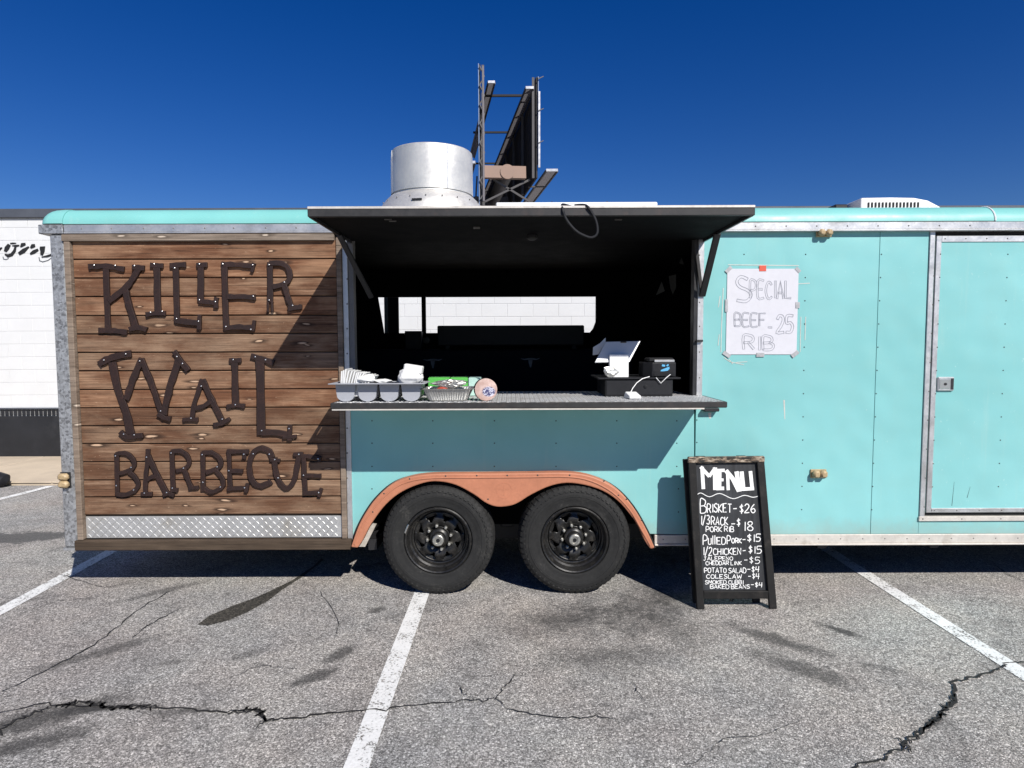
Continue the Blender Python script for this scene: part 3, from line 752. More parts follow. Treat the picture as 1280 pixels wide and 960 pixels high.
zR = Z(668, 1000)
mb = MB(); mb.box((X(869, 580), -0.0005, zR+0.002), (x1100-0.0012, 0.03, zBandB+0.004), 0.001); part(mb, 'wall_panel', 'teal')
mb = MB(); mb.box((x1100+0.0012, -0.002, zR+0.002), (xdoor-0.0012, 0.03, zBandB+0.004), 0.001); part(mb, 'wall_panel', 'teal')
zD0, zD1 = Z(648, 1160), Z(289.0, 1160)
DW = 0.86
mb = MB(); mb.box((xdoor+0.0012, -0.0005, zR+0.002), (xdoor+DW, 0.03, zD0-0.002), 0.001); part(mb, 'wall_panel', 'teal')
mb = MB(); mb.box((xdoor+DW+0.002, -0.001, zR+0.002), (XR, 0.03, zBandB+0.004), 0.001); part(mb, 'wall_panel', 'teal')
mb = MB(); mb.box((X(428), 0.015, OZ1+0.002), (X(869), 0.05, zBandB+0.004)); part(mb, 'header', 'interior')
# jamb strips of the opening
mb = MB(); mb.box((X(431.3), -0.010, zB-0.004), (X(437.7), 0.05, Z(300)), 0.002); js = part(mb, 'jamb_strip', 'alu')
mb = MB(); mb.box((X(437.9), 0.0, Z(505)), (X(444.5), 0.06, Z(298)), 0.002); part(mb, 'jamb', worn('grey_jamb', (0.16, 0.155, 0.15), 0.6))
mb = MB(); mb.box((X(870.2), -0.008, Z(499)), (X(877.5), 0.05, Z(298)), 0.002); jr = part(mb, 'jamb_strip', 'alu')
mb = MB(); mb.box((X(865.5), -0.004, Z(499)), (X(870), 0.07, Z(298)), 0.002); part(mb, 'jamb', 'black_metal')
mb = MB(); lx, lz = X(872), Z(427); mb.box((lx-0.02, -0.03, lz-0.006), (lx+0.025, -0.009, lz+0.008), 0.002); mb.build('catch', M['black_metal'], jr)
# bottom rail
mb = MB(); rx0 = X(818, 674)
mb.box((rx0, -0.006, zR-0.062), (XR, 0.03, zR), 0.003); mb.box((rx0, -0.016, zR-0.074), (XR, 0.03, zR-0.0625), 0.002); part(mb, 'bottom_rail', 'alu_pale')

# --- door
dr_z0, dr_z1 = Z(640.5, 1165), Z(295, 1165)
mb = MB(); mb.box((xdoor+0.045, -0.006, dr_z0), (xdoor+DW-0.04, 0.03, dr_z1), 0.002); door = part(mb, 'door', 'teal', label='teal side door with aluminium edging')
mb = MB()
mb.box((xdoor, -0.012, zD0+0.0), (xdoor+0.034, 0.02, zD1), 0.002)
part(mb, 'door_frame', 'alu')
mb = MB(); mb.box((xdoor-0.012, -0.014, zD1+0.0005), (xdoor+DW, 0.02, zD1+0.036), 0.002); part(mb, 'door_frame', 'alu')
mb = MB(); mb.box((xdoor-0.006, -0.015, zD0-0.016), (xdoor+DW, 0.02, zD0+0.016), 0.002); part(mb, 'door_frame', 'alu_pale')
mb = MB(); mb.box((xdoor+DW-0.034, -0.012, zD0), (xdoor+DW, 0.02, zD1), 0.002); part(mb, 'door_frame', 'alu')
mb = MB(); mb.box((xdoor+0.030, 0.012, zD0), (xdoor+DW-0.03, 0.035, zD1)); part(mb, 'door_seal', 'rubber_black')
mb = MB(); mb.box((xdoor+0.0435, -0.013, dr_z0+0.002), (xdoor+0.078, 0.0, dr_z1-0.001), 0.002); mb.build('edge_strip', M['alu'], door)
mb = MB(); mb.box((xdoor+0.079, -0.012, dr_z1-0.042), (xdoor+DW-0.045, 0.0, dr_z1-0.001), 0.002); mb.build('edge_strip', M['alu'], door)
mb = MB(); mb.box((xdoor+0.079, -0.012, dr_z0+0.002), (xdoor+DW-0.045, 0.0, dr_z0+0.032), 0.002); mb.build('edge_strip', M['alu'], door)
hx0, hz1 = U(1170, 471); hx1, hz0 = U(1190, 488.5)
mb = MB(); mb.box((hx0, -0.022, hz0), (hx1, -0.004, hz1), 0.006); hd = mb.build('handle_plate', M['alu'], door)
mb = MB(); mb.box((hx0+0.008, -0.026, hz0+0.014), (hx1-0.028, -0.018, hz1-0.014), 0.004); mb.build('paddle', M['steel_bright'], door)
mb = MB(); mb.box((hx1-0.026, -0.024, hz0+0.010), (hx1-0.006, -0.0215, hz1-0.010), 0.001); mb.build('handle_recess', M['black_metal'], door)
mb = MB(); mb.lathe([(0.001, -0.031), (0.009, -0.030), (0.011, -0.02)], ((hx0+hx1)/2-0.008, 0, (hz0+hz1)/2), 'y', 14); mb.build('keyhole', M['black_metal'], door, smooth=True)

# --- rivets and screws (too small to pick apart)
def dome(mb, x, y, z, r=0.005, h=0.0035):
    n = 6; vs = [(x+r*math.cos(2*math.pi*k/n), y, z+r*math.sin(2*math.pi*k/n)) for k in range(n)] + [(x, y-h, z)]
    mb.add(vs, [(k, (k+1) % n, n) for k in range(n)])
mb = MB()
for i in range(12):
    py = 318+29*i
    for (a, b, y) in ((1007, 1002, -0.001), (1101.5, 1089.5, -0.0025)):
        x_, z_ = U(a+(b-a)*i/11, py); dome(mb, x_, y, z_)
    if i < 11: dome(mb, *(lambda p: (p[0], -0.0065, p[1]))(U(1259-13*i/11, py)))
for px in (465, 541, 618, 695, 771, 846): 
    for py in (526, 554, 583):
        x_, z_ = U(px, py); dome(mb, x_, -0.0005, z_)
for p in ((871, 525), (871, 553), (930, 318), (465, 611), (848, 611), (848, 640), (1240, 318)): dome(mb, U(*p)[0], -0.001, U(*p)[1])
part(mb, 'rivets', 'rivet', kind='stuff', normals=False)
mb = MB()
for i in range(12):
    x_, z_ = U(1174-11*i/11, 318+29*i); dome(mb, x_, -0.0135, z_)
for i in range(9):
    x_, z_ = U(1166-12*i/8, 345+36*i); dome(mb, x_-0.001, -0.0125, z_)
for i in range(30): dome(mb, X(106, 286)+0.205*i+random.uniform(-0.01, 0.01) if i < 9 else X(106, 286)+0.205*i, -0.0345, (zBandB+zBandT)/2+0.004, 0.0055)
for i in range(24): dome(mb, rx0+0.06+0.154*i, -0.0065, zR-0.030, 0.005)
for i in range(6): dome(mb, xdoor+0.10+0.14*i, -0.0125, dr_z1-0.02); dome(mb, xdoor+0.02+0.45*i if i < 2 else xdoor+0.02, -0.0145, zD1+0.018); dome(mb, xdoor+0.10+0.155*i, -0.0125, dr_z0+0.017); dome(mb, xdoor+0.02+0.27*i if i < 3 else xdoor+0.02, -0.0155, zD0)
for i in range(12):
    x_, z_ = U(434.5, 318+31*i); dome(mb, x_, -0.0105, z_, 0.006)
for py in (319, 378, 408, 440, 472): x_, z_ = U(874, py); dome(mb, x_, -0.0085, z_, 0.005)
part(mb, 'screws', 'rivet_alu', kind='stuff', normals=False)

mb = MB()
for p in ([(1192, 602), (1189, 632)], [(1212, 608), (1208, 622)]): mb = MB(); mb.stroke([U(*q) for q in p], [0.001, 0.003], lambda u, v: (u, -0.0068, v), lambda u, v: (u, 0.0, v)); part(mb, 'scratch', 'rivet')
mb = MB(); mb.stroke([U(887, 516), U(887.6, 523)], [0.024, 0.012], lambda u, v: (u, -0.0012, v), lambda u, v: (u, 0.0, v)); mb.stroke([U(980, 500), U(981, 524)], [0.010, 0.004], lambda u, v: (u, -0.0012, v), lambda u, v: (u, 0.0, v)); part(mb, 'drip_marks', 'alu_pale')
# --- marker lights
def marker(px, py, wd, hg, y=0.0, col='amber'):
    x_, z_ = U(px, py, y-0.02); mb = MB()
    mb.box((x_-wd/2, y-0.012, z_-hg/2), (x_+wd/2, y, z_+hg/2), 0.003); b_ = part(mb, 'marker_light', 'rubber_black' if col == 'rubber_black' else 'amber')
    for s in (-1, 1):
        mb = MB(); mb.box((x_+s*wd*0.23-wd*0.22, y-0.05, z_-hg*0.42), (x_+s*wd*0.23+wd*0.22, y-0.0125, z_+hg*0.42), 0.012); mb.build('lens', M[col], b_, smooth=True)
marker(1031, 291, 0.105, 0.05, -0.04+0.035); marker(1024, 592.5, 0.11, 0.06)
x_, z_ = U(82.5, 600, -0.03); mb = MB(); mb.box((x_-0.036, -0.034, z_-0.055), (x_+0.036, -0.030, z_+0.055), 0.001); ml = part(mb, 'marker_light', 'rubber_black')
for s in (-1, 1): mb = MB(); mb.box((x_-0.036, -0.075, z_+s*0.026-0.024), (x_+0.036, -0.0345, z_+s*0.026+0.024), 0.014); mb.build('lens', M['amber'], ml, smooth=True)
x_, z_ = U(887, 511.5, -0.0); mb = MB(); mb.box((x_-0.052, -0.05, z_-0.012), (x_+0.052, -0.001, z_+0.012), 0.004); part(mb, 'marker_light', 'black_metal')

# --- fender
outer = [(438.5, 684), (447, 660), (457, 641), (470, 623), (489, 606), (510, 597), (540, 592.6), (600, 592), (660, 591.4), (710, 591), (741, 596), (769, 610), (791, 633), (808, 662), (818.5, 685)]
inner = [(813.5, 686.5), (806, 676), (799, 660), (789, 645), (771, 625), (747, 611), (715, 604), (690, 607), (665, 618), (645, 630), (630, 633.5), (618, 633), (606, 628), (592, 618), (570, 606.5), (548, 602), (529, 604), (503, 614.5), (482, 631), (464, 655), (453, 676), (447, 685)]
def smooth_path(pts, k=4):
    out = []
    for i in range(len(pts)-1):
        p0, p1, p2, p3 = (Vector(pts[max(i-1, 0)]), Vector(pts[i]), Vector(pts[i+1]), Vector(pts[min(i+2, len(pts)-1)]))
        for j in range(k):
            t = j/k; out.append(tuple(0.5*((2*p1)+(-p0+p2)*t+(2*p0-5*p1+4*p2-p3)*t*t+(-p0+3*p1-3*p2+p3)*t*t*t)))
    return out + [tuple(pts[-1])]
FY = -0.078
so_ = smooth_path(outer); si_ = smooth_path(inner)
mb = MB(); mb.wallprism([U(*p, FY) for p in so_] + [U(*p, FY) for p in si_], FY, -0.002); fen = part(mb, 'fender', 'orange', bevel=0.008)
mid = smooth_path([(x_+0.0, y_+0) for x_, y_ in [(443, 681), (451, 661), (461, 644), (474, 627), (493, 610), (512, 601.5), (541, 597.5), (600, 597), (660, 596.4), (709, 596), (738, 601), (765, 615), (787, 637), (803, 664), (813, 682)]])
f0 = lambda u, v: (u, FY-0.005, v); f1 = lambda u, v: (u, FY+0.001, v)
mb = MB(); mb.stroke([U(*p, FY) for p in mid], 0.010, f0, f1); mb.build('fender_ridge', M['orange'], fen, bevel=0.003)
f0 = lambda u, v: (u, -0.010, v); f1 = lambda u, v: (u, -0.001, v)
mb = MB(); mb.stroke([U(x_, y_-0.6) for x_, y_ in so_], 0.016, f0, f1); mb.build('gasket', M['rubber_black'], fen)
ex, ez = U(630, 613, FY)
mb = MB(); mb.lathe([(0.050, -0.001), (0.0505, -0.004), (0.055, -0.004), (0.0555, -0.001)], (ex, FY+0.0028, ez), 'y', 32, True)
mb.box((ex-0.034, FY-0.0012, ez+0.004), (ex+0.034, FY+0.001, ez+0.010)); mb.box((ex-0.004, FY-0.0014, ez-0.036), (ex+0.004, FY+0.001, ez+0.034)); mb.build('embossed_badge', M['orange'], fen)
mb = MB()
for p in ((480, 617), (466, 640), (448, 668), (512, 598.5), (557, 595), (596, 594.5), (634, 594.3), (672, 594), (712, 594), (755, 601), (783, 624), (773, 619), (802, 650), (610, 624)): dome(mb, U(*p, FY)[0], FY-0.0005, U(*p, FY)[1], 0.006)
mb.build('screws', M['rivet'], fen, kind='stuff', normals=False)
# wheel well
mb = MB(); a0, a1 = X(432), X(830); wz = Z(590)
mb.box((a0, 0.035, wz), (a1, 0.46, wz+0.03)); mb.box((a0, 0.43, 0.42), (a1, 0.455, wz)); mb.box((a0-0.02, 0.055, zB-0.0), (a0, 0.46, wz+0.03)); mb.box((a1, 0.035, zB), (a1+0.02, 0.46, wz+0.03))
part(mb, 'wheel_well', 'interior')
mb = MB(); mb.box((XL+0.02, 0.052, zB+0.02), (a0-0.02, 0.46, zB+0.06)); mb.box((a1+0.02, 0.035, zB+0.0), (XR, 0.46, zB+0.05)); part(mb, 'underfloor', 'interior')
mb = MB()
for yy in (0.62, 1.9): mb.box((XL+0.05, yy-0.04, zB-0.13), (XR-0.1, yy+0.04, zB+0.019))
xx = XL+0.5
while xx < XR: mb.box((xx-0.03, 0.1, zB-0.06), (xx+0.03, 2.4, zB+0.018)); xx += 0.8
part(mb, 'chassis', 'black_metal')
mb = MB(); mb.wallprism([U(447, 684, 0.02), U(455, 668, 0.02), U(463, 655, 0.02), U(470, 656, 0.02), U(462, 672, 0.02), U(456, 684, 0.02)], 0.03, 0.05); part(mb, 'mud_plate', 'alu_pale')

# --- wheels
TR_R, TR_W = 0.387, 0.235
def wheel(px, py):
    yo = -0.070; cx_, cz_ = U(px, py, yo); cz_ = TR_R - 0.008     # outer sidewall plane
    c = (cx_, yo, cz_)
    rim = MB()      # rim barrel with stepped lip
    prof = [(0.228, 0.012), (0.231, -0.002), (0.224, -0.008), (0.216, -0.004), (0.213, 0.012), (0.206, 0.02), (0.203, 0.045), (0.192, 0.055), (0.188, 0.09), (0.176, 0.094), (0.150, 0.10), (0.150, 0.16), (0.231, 0.20), (0.228, 0.225)]
    rim.lathe(prof, c, 'y', 64)
    rim.f = [f for f in rim.f if len(f) == 4]
    wo = part(rim, 'wheel', 'wheel_black', smooth=True)
    # tyre
    t = MB(); w_ = TR_W
    p = [(0.230, 0.012), (0.238, -0.004), (0.250, -0.008), (0.262, -0.006), (0.275, -0.011), (0.300, -0.014), (0.302, -0.0165), (0.318, -0.0165), (0.320, -0.014), (0.343, -0.010), (0.346, -0.0125), (0.352, -0.011), (0.366, 0.004), (0.3755, 0.020), (TR_R-0.009, 0.035), (TR_R-0.008, w_/2), (TR_R-0.009, w_-0.035), (0.372, w_-0.015), (0.35, w_-0.004), (0.29, w_), (0.23, w_-0.012)]
    t.lathe(p, c, 'y', 96, True)
    # the contact patch is flattened by the load
    t.v = [(v[0] + (0.012*(v[0]-cx_)/0.2 if v[2] < 0.05 else 0), v[1], max(v[2], 0.0)) for v in t.v]
    ty = t.build('tyre', M['tyre'], wo, smooth=True)
    tb = MB(); n = 58
    for k in range(n):
        a = 2*math.pi*k/n
        for (yy0, yy1, r0, r1, sh) in ((0.012, 0.058, TR_R-0.012, TR_R, 0), (0.064, 0.112, TR_R-0.010, TR_R, 0.5), (0.118, 0.168, TR_R-0.010, TR_R, 0), (0.174, 0.222, TR_R-0.012, TR_R, 0.5)):
            aa = a + sh*2*math.pi/n; da = 2*math.pi/n*0.40
            vs = []
            for rr in (r0-0.012, r1):
                for (s, yv) in ((-1, yy0), (1, yy0), (1, yy1), (-1, yy1)):
                    q = aa + s*da + (yv-yy0)*0.25; edge = 0.012 if (yv < 0.02 or yv > 0.215) and rr == r1 else 0.0
                    vs.append((cx_+(rr-edge)*math.cos(q), yo+yv, max(0.0, cz_+(rr-edge)*math.sin(q))))
            if min(v[2] for v in vs) > 0.0005: tb.add(vs, [(4, 5, 6, 7), (0, 1, 5, 4), (1, 2, 6, 5), (2, 3, 7, 6), (3, 0, 4, 7)])
        # shoulder lugs on the sidewall
        vs = []
        for rr, yv in ((0.338, -0.009), (0.374, 0.013)):
            for s in (-1, 1):
                q = a + s*2*math.pi/n*0.30; vs.append((cx_+rr*math.cos(q), yo+yv-0.008, cz_+rr*math.sin(q)))
        for rr, yv in ((0.338, -0.006), (0.374, 0.02)):
            for s in (-1, 1):
                q = a + s*2*math.pi/n*0.34; vs.append((cx_+rr*math.cos(q), yo+yv+0.003, cz_+rr*math.sin(q)))
        if min(v[2] for v in vs) > 0.004: tb.add(vs, [(0, 1, 3, 2), (0, 4, 5, 1), (1, 5, 7, 3), (3, 7, 6, 2), (2, 6, 4, 0)])
    tb.build('tread', M['tyre'], wo, kind='stuff', normals=False)
    # disc with eight triangular windows
    d = MB(); nr, na = 12, 96; r0, r1 = 0.050, 0.178; ring = []
    def dish(r): return 0.088 - 0.018*math.exp(-((r-0.125)/0.03)**2) + (0.010 if r < 0.075 else 0)
    vs = []
    for i in range(nr+1):
        rr = r0+(r1-r0)*i/nr
        for k in range(na):
            a = 2*math.pi*k/na; vs.append((cx_+rr*math.cos(a), yo+dish(rr), cz_+rr*math.sin(a)))
    fs = []
    for i in range(nr):
        rr = r0+(r1-r0)*(i+0.5)/nr
        for k in range(na):
            u = ((k+0.5)/12) % 1.0 - 0.5
            half = 0.0
            if 0.116 < rr < 0.172: half = 0.08 + 0.34*(rr-0.116)/0.056
            if abs(u + 0.05*(rr-0.147)/0.02) < half*0.8: continue
            fs.append((i*na+k, i*na+(k+1) % na, (i+1)*na+(k+1) % na, (i+1)*na+k))
    d.add(vs, fs); do = d.build('disc', M['wheel_black'], wo, smooth=True)
    md = do.modifiers.new('thick', 'SOLIDIFY'); md.thickness = 0.006
    b = MB(); b.lathe([(0.14, 0.150), (0.15, 0.14)], c, 'y', 24); b.build('brake_drum', M['interior'], wo)
    h = MB(); h.lathe([(0.068, 0.095), (0.066, 0.060), (0.058, 0.052), (0.050, 0.048), (0.046, 0.015), (0.040, 0.010), (0.0385, 0.008), (0.001, 0.008)], c, 'y', 32); h.build('hub', M['wheel_black'], wo, smooth=True)
    h = MB(); h.lathe([(0.040, 0.012), (0.039, -0.002), (0.034, -0.006), (0.024, -0.006), (0.022, 0.0), (0.001, 0.0)], c, 'y', 32); h.build('hub_cap', M['nut'], wo, smooth=True)
    h = MB(); h.lathe([(0.014, 0.002), (0.013, -0.004), (0.001, -0.005)], c, 'y', 16); h.build('grease_plug', M['pos_black'], wo, smooth=True)
    for k in range(8):
        a = 2*math.pi*(k+0.25)/8; q = MB()
        q.lathe([(0.0125, 0.092), (0.0125, 0.066), (0.010, 0.060), (0.0065, 0.058), (0.0065, 0.046), (0.001, 0.045)], (cx_+0.083*math.cos(a), yo, cz_+0.083*math.sin(a)), 'y', 6); q.build('lug_nut', M['nut'], wo)
    return wo, cx_, cz_
w1, wx1_, wz1_ = wheel(547.5, 676); w2, wx2_, wz2_ = wheel(718.5, 675)
# balance weight on the left rim, axles and spring hanger
q = MB(); aa = [R(150+4*i) for i in range(5)]
q.tube([(wx1_+0.229*math.cos(a), -0.078, wz1_+0.229*math.sin(a)) for a in aa], 0.006, 6); q.build('balance_weight', M['steel_bright'], w1)
q = MB()
for cx_ in (wx1_, wx2_): q.tube([(cx_, 0.16, wz1_), (cx_, DEEP-0.2, wz1_)], 0.04, 12)
part(q, 'axle', 'black_metal')
hx_ = (wx1_+wx2_)/2
q = MB(); q.box((hx_-0.05, 0.50, 0.30), (hx_+0.05, 0.58, 0.62), 0.01); q.bar((hx_-0.5, 0.54, 0.42), (hx_+0.5, 0.54, 0.42), 0.06, 0.05); part(q, 'spring_hanger', dk)

# --- awning flap over the serving window
AD = 0.883; az = U(640, 264, -AD)[1]; ax0, ax1 = U(385, 264, -AD)[0], U(943, 264, -AD)[0]
mb = MB(); mb.box((ax0+0.012, -AD+0.012, az-0.012), (ax1-0.012, 0.012, az+0.022)); aw = part(mb, 'awning_flap', 'interior', label='raised black awning flap over the serving window')
mb = MB(); mb.box((ax0, -AD-0.012, az-0.028), (ax1, -AD+0.0115, az+0.012), 0.003); mb.build('front_edge', M['edge_metal'], aw)
mb = MB(); mb.box((ax0, -AD-0.014, az+0.0125), (ax1, -AD+0.05, az+0.026), 0.002); mb.build('top_trim', M['alu_pale'], aw)
for s, xx in ((-1, ax0), (1, ax1-0.0118)):
    mb = MB(); mb.box((xx, -AD+0.012, az-0.028), (xx+0.0118, 0.0, az+0.022)); mb.build('side_edge', M['black_metal'], aw)
mb = MB(); mb.tube([(ax0+0.02, 0.0, az+0.026), (ax1-0.02, 0.0, az+0.026)], 0.012, 8); mb.build('hinge', M['alu'], aw)
mb = MB()
for px, py, yy in ((485, 274, -0.75), (491, 279, -0.7), (596, 289, -0.5), (596, 293, -0.47), (773, 275, -0.72)):
    x_, z_ = U(px, py, yy); mb.box((x_-0.02, yy-0.006, az-0.018), (x_+0.02, yy+0.006, az-0.0125))
mb.build('staples', M['rivet_alu'], aw)
p0 = on_y(899, 287, -0.30)
q = MB(); q.bar((ax1-0.008, -0.30, az-0.02), (X(877, 371)-0.0, -0.012, Z(371)), 0.020, 0.042, (1, 0, 0), 0.003); q.build('support_strut', M['black_metal'], aw)
q = MB(); q.bar((X(868, 301), -0.02, Z(301)), (X(876, 366), -0.016, Z(366)), 0.018, 0.02, (1, 0, 0)); q.build('support_strut', M['edge_metal'], aw)
q = MB(); q.bar((ax0+0.006, -0.30, az-0.02), (X(463, 371), 0.03, Z(371)), 0.020, 0.034, (1, 0, 0), 0.003); q.build('support_strut', M['black_metal'], aw)
lx_, lz_ = U(665, 308, -0.2); q = MB(); q.lathe([(0.03, 0), (0.035, -0.02), (0.02, -0.03), (0.001, -0.03)], (lx_, -0.2, az-0.0122), 'z', 16); q.build('light_fixture', dk, aw, smooth=True)

# --- counter
SD = 0.488; sz = U(640, 503.2, -SD)[1]; sx0, sx1 = U(413, 506, -SD)[0], U(909, 506, -SD)[0]
mb = MB(); mb.box((sx0+0.012, -SD+0.012, sz-0.030), (sx1-0.012, -0.012, sz), 0.002); ct = part(mb, 'counter_shelf', 'counter', label='fold-down tread plate serving counter')
mb = MB(); mb.box((OX0+0.03, -0.0115, sz-0.035), (OX1-0.03, 0.42, sz-0.0005)); mb.build('inner_counter', M['counter'], ct)
mb = MB(); tread(mb, lambda u, v, h: (u, v, sz+h), sx0+0.02, sx1-0.02, -SD+0.015, 0.41, 0.030, 0.034, 0.010, 0.003); 
mb.v = [v if (v[1] < -0.02 or OX0+0.05 < v[0] < OX1-0.05) else (v[0], v[1], sz-0.02) for v in mb.v]
mb.build('tread_pattern', M['counter'], ct, kind='stuff', normals=False)
mb = MB(); mb.box((sx0, -SD-0.006, sz-0.036), (sx1, -SD+0.0115, sz+0.001), 0.005); mb.build('front_edge', M['edge_metal'], ct)
mb = MB(); mb.box((sx0+0.01, -SD-0.008, sz-0.045), (sx1-0.14, -SD+0.02, sz-0.0365), 0.001); mb.build('lower_trim', M['alu_pale'], ct)
for xx in (sx0, sx1-0.0118):
    mb = MB(); mb.box((xx, -SD+0.012, sz-0.034), (xx+0.0118, -0.012, sz+0.0005), 0.003); mb.build('side_edge', M['edge_metal'], ct)

# --- roof gear
def rx(px, py, y): return U(px, py, y)
ey = 1.05; ecx = U(540, 210, ey)[0]; er = 0.335
ztop = U(540, 177, ey-er)[1]; zmid = U(540, 234, ey-er)[1]; zr = zRoof-0.03
mb = MB(); mb.lathe([(er-0.012, ztop-0.30), (er-0.012, ztop-0.002), (er-0.006, ztop), (er, ztop-0.006), (er+0.003, ztop-0.05), (er+0.004, zmid+0.02), (er+0.004, zmid)], (ecx, ey, 0), 'z', 72); mb.f = [f for f in mb.f if len(f) == 4]
ev = part(mb, 'exhaust_fan', 'spun', smooth=True, label='spun aluminium exhaust fan housing on the roof')
mb = MB(); mb.lathe([(er-0.004, zmid+0.004), (er-0.002, zmid-0.012), (er+0.012, zmid-0.018), (er+0.05, zmid-0.055), (er+0.09, zmid-0.11), (er+0.115, zmid-0.17), (er+0.12, zmid-0.20), (er+0.11, zmid-0.205)], (ecx, ey, 0), 'z', 72); mb.f = [f for f in mb.f if len(f) == 4]; mb.build('flared_skirt', M['spun'], ev, smooth=True)
mb = MB(); mb.box((ecx-0.36, ey-0.36, zr), (ecx+0.36, ey+0.36, zmid-0.19), 0.01); mb.build('curb', M['spun'], ev)
for sa in (-62, 205): sx_, sy_ = ecx+(er+0.0045)*math.cos(R(sa)), ey+(er+0.0045)*math.sin(R(sa)); mb = MB(); mb.bar((sx_, sy_, zmid+0.004), (sx_, sy_, ztop-0.01), 0.012, 0.003, (math.cos(R(sa)), math.sin(R(sa)), 0)); mb.build('seam', M['alu'], ev)
mb = MB()
for k in range(20): sa = R(18*k); dome(mb, ecx+(er+0.07)*math.cos(sa), ey+(er+0.07)*math.sin(sa)-0.006, zmid-0.075, 0.006, 0.004)
mb.build('screws', M['rivet_alu'], ev, kind='stuff', normals=False)
for k, sa in enumerate((-103, -100.5, -97.5, -95)): sx_, sy_ = ecx+(er+0.093)*math.cos(R(sa)), ey+(er+0.093)*math.sin(R(sa)); mb = MB(); mb.box((sx_-0.010, sy_-0.010, zmid-0.118), (sx_+0.010, sy_+0.004, zmid-0.105)); mb.build('data_label', M['pos_dark'], ev)
mb = MB(); mb.lathe([(0.001, ztop-0.16), (er-0.02, ztop-0.2)], (ecx, ey, 0), 'z', 32); mb.build('fan_plate', M['pos_dark'], ev)
ey2 = 0.95; f0 = wall_map(528, 251, 6.4, ey-er-0.115, 0.0)
# air conditioner
ay = 1.2; axl, axr = U(1076, 252, ay-0.35)[0], U(1184, 252, ay-0.35)[0]; at_ = U(1120, 246.5, ay-0.35)[1]
L_ = axr-axl
prof = [(axl, zr), (axl, at_-0.012), (axl+0.012, at_-0.003), (axl+L_*0.35, at_), (axl+L_*0.62, at_-0.004), (axl+L_*0.78, at_-0.025), (axl+L_*0.92, at_-0.075), (axl+L_, at_-0.15), (axl+L_*1.02, zr)]
mb = MB(); mb.wallprism(prof, ay-0.35, ay+0.35); ac = part(mb, 'air_conditioner', 'white', bevel=0.012, label='white rooftop air conditioner with slotted shroud')
for i in range(15):
    x_ = axl + L_*(0.09+0.041*i); z_ = U(1110, 254.5, ay-0.35)[1]
    mb = MB(); mb.box((x_-0.008, ay-0.354, z_-0.03), (x_+0.008, ay-0.3505, z_+0.010), 0.0015); mb.build('vent_slot', M['pos_black'], ac)
mb = MB(); mb.box((axl-0.13, ay-0.2, zr), (axl-0.02, ay+0.2, U(1070, 255, ay-0.2)[1]), 0.01); mb.build('condenser', M['black_metal'], ac)
# low white roof hatch, wiring stub
hy = 0.55; hz = U(720, 252.5, hy)[1]; hx0_, hx1_ = U(620, 254, hy)[0], U(822, 254, hy)[0]
mb = MB(); mb.box((hx0_, hy, zr), (hx1_, hy+0.6, hz), 0.008); part(mb, 'roof_hatch', 'white')
for px in (688, 757):
    x_, z_ = U(px, 250, hy+0.1); mb = MB(); mb.wallprism([(x_-0.03, hz+0.001), (x_+0.015, hz+0.03), (x_+0.02, hz+0.001)], hy+0.1, hy+0.13); part(mb, 'wire_stub', 'black_metal')

# --- lettering of bent steel strap
lr = random.Random(17)
def letter(ch, zx, zy, strokes, screws, word):
    """strokes: (points, width) in the units of a 7.11x enlargement whose corner lies at (zx, zy)"""
    mb = MB()
    for k, (p, wd) in enumerate(strokes):
        q = [U(zx+a/7.11, zy+b/7.11) for a, b in p]
        if len(q) > 3: q = smooth_path(q, 3)
        yy = -0.034 - 0.0012*k
        if len(q) <= 3: q = [tuple(Vector(q[s_]).lerp(Vector(q[s_+1]), t_/4)) for s_ in range(len(q)-1) for t_ in range(4)] + [q[-1]]
        w0 = wd/7.11*0.00546; W0 = [w0*lr.uniform(0.86, 1.10) for _ in q]; W0[0] *= 1.06; W0[-1] *= 1.06
        q = [(u_+lr.uniform(-0.0016, 0.0016), v_+lr.uniform(-0.0016, 0.0016)) for u_, v_ in q]
        mb.stroke(q, W0, lambda u, v, yy=yy: (u, yy, v), lambda u, v: (u, -0.0185, v))
    o = part(mb, 'letter', 'rust', label='rusty steel letter %s of the word %s' % (ch, word), bevel=0.0025)
    for a, b in screws:
        x_, z_ = U(zx+a/7.11, zy+b/7.11); s = MB(); s.lathe([(0.006, 0), (0.005, -0.0025), (0.0025, -0.004), (0.0005, -0.0045)], (x_, -0.034-0.0012*len(strokes), z_), 'y', 8); s.build('screw', M['steel_bright'], o)
W_ = 48
A = (90, 280); B = (260, 280)
letter('K', *A, [([(325, 370), (345, 950)], 50), ([(170, 385), (330, 380), (490, 408)], 46), ([(262, 945), (400, 950), (512, 962)], 46), ([(350, 692), (430, 630), (510, 560), (565, 490), (620, 395)], 52), ([(560, 388), (668, 396)], 46), ([(500, 585), (525, 700), (595, 930)], 52), ([(535, 938), (610, 920), (690, 940)], 46)], [(233, 373), (418, 376), (586, 377)], 'KILLER')
letter('I', *A, [([(773, 365), (785, 800)], 60), ([(718, 370), (832, 376)], 44), ([(680, 808), (770, 796), (852, 798)], 40)], [(757, 360), (725, 787), (828, 779)], 'KILLER')
letter('L', *A, [([(943, 375), (952, 880)], 54), ([(888, 375), (1030, 366)], 46), ([(940, 858), (1150, 882)], 50), ([(1155, 805), (1150, 940)], 34)], [(937, 397), (955, 843), (1148, 866)], 'KILLER')
letter('L', *A, [([(1165, 350), (1160, 695)], 52), ([(1125, 372), (1222, 366)], 42), ([(1145, 688), (1300, 702)], 46), ([(1303, 655), (1295, 750)], 36)], [(1155, 362), (1157, 677), (1297, 694)], 'KILLER')
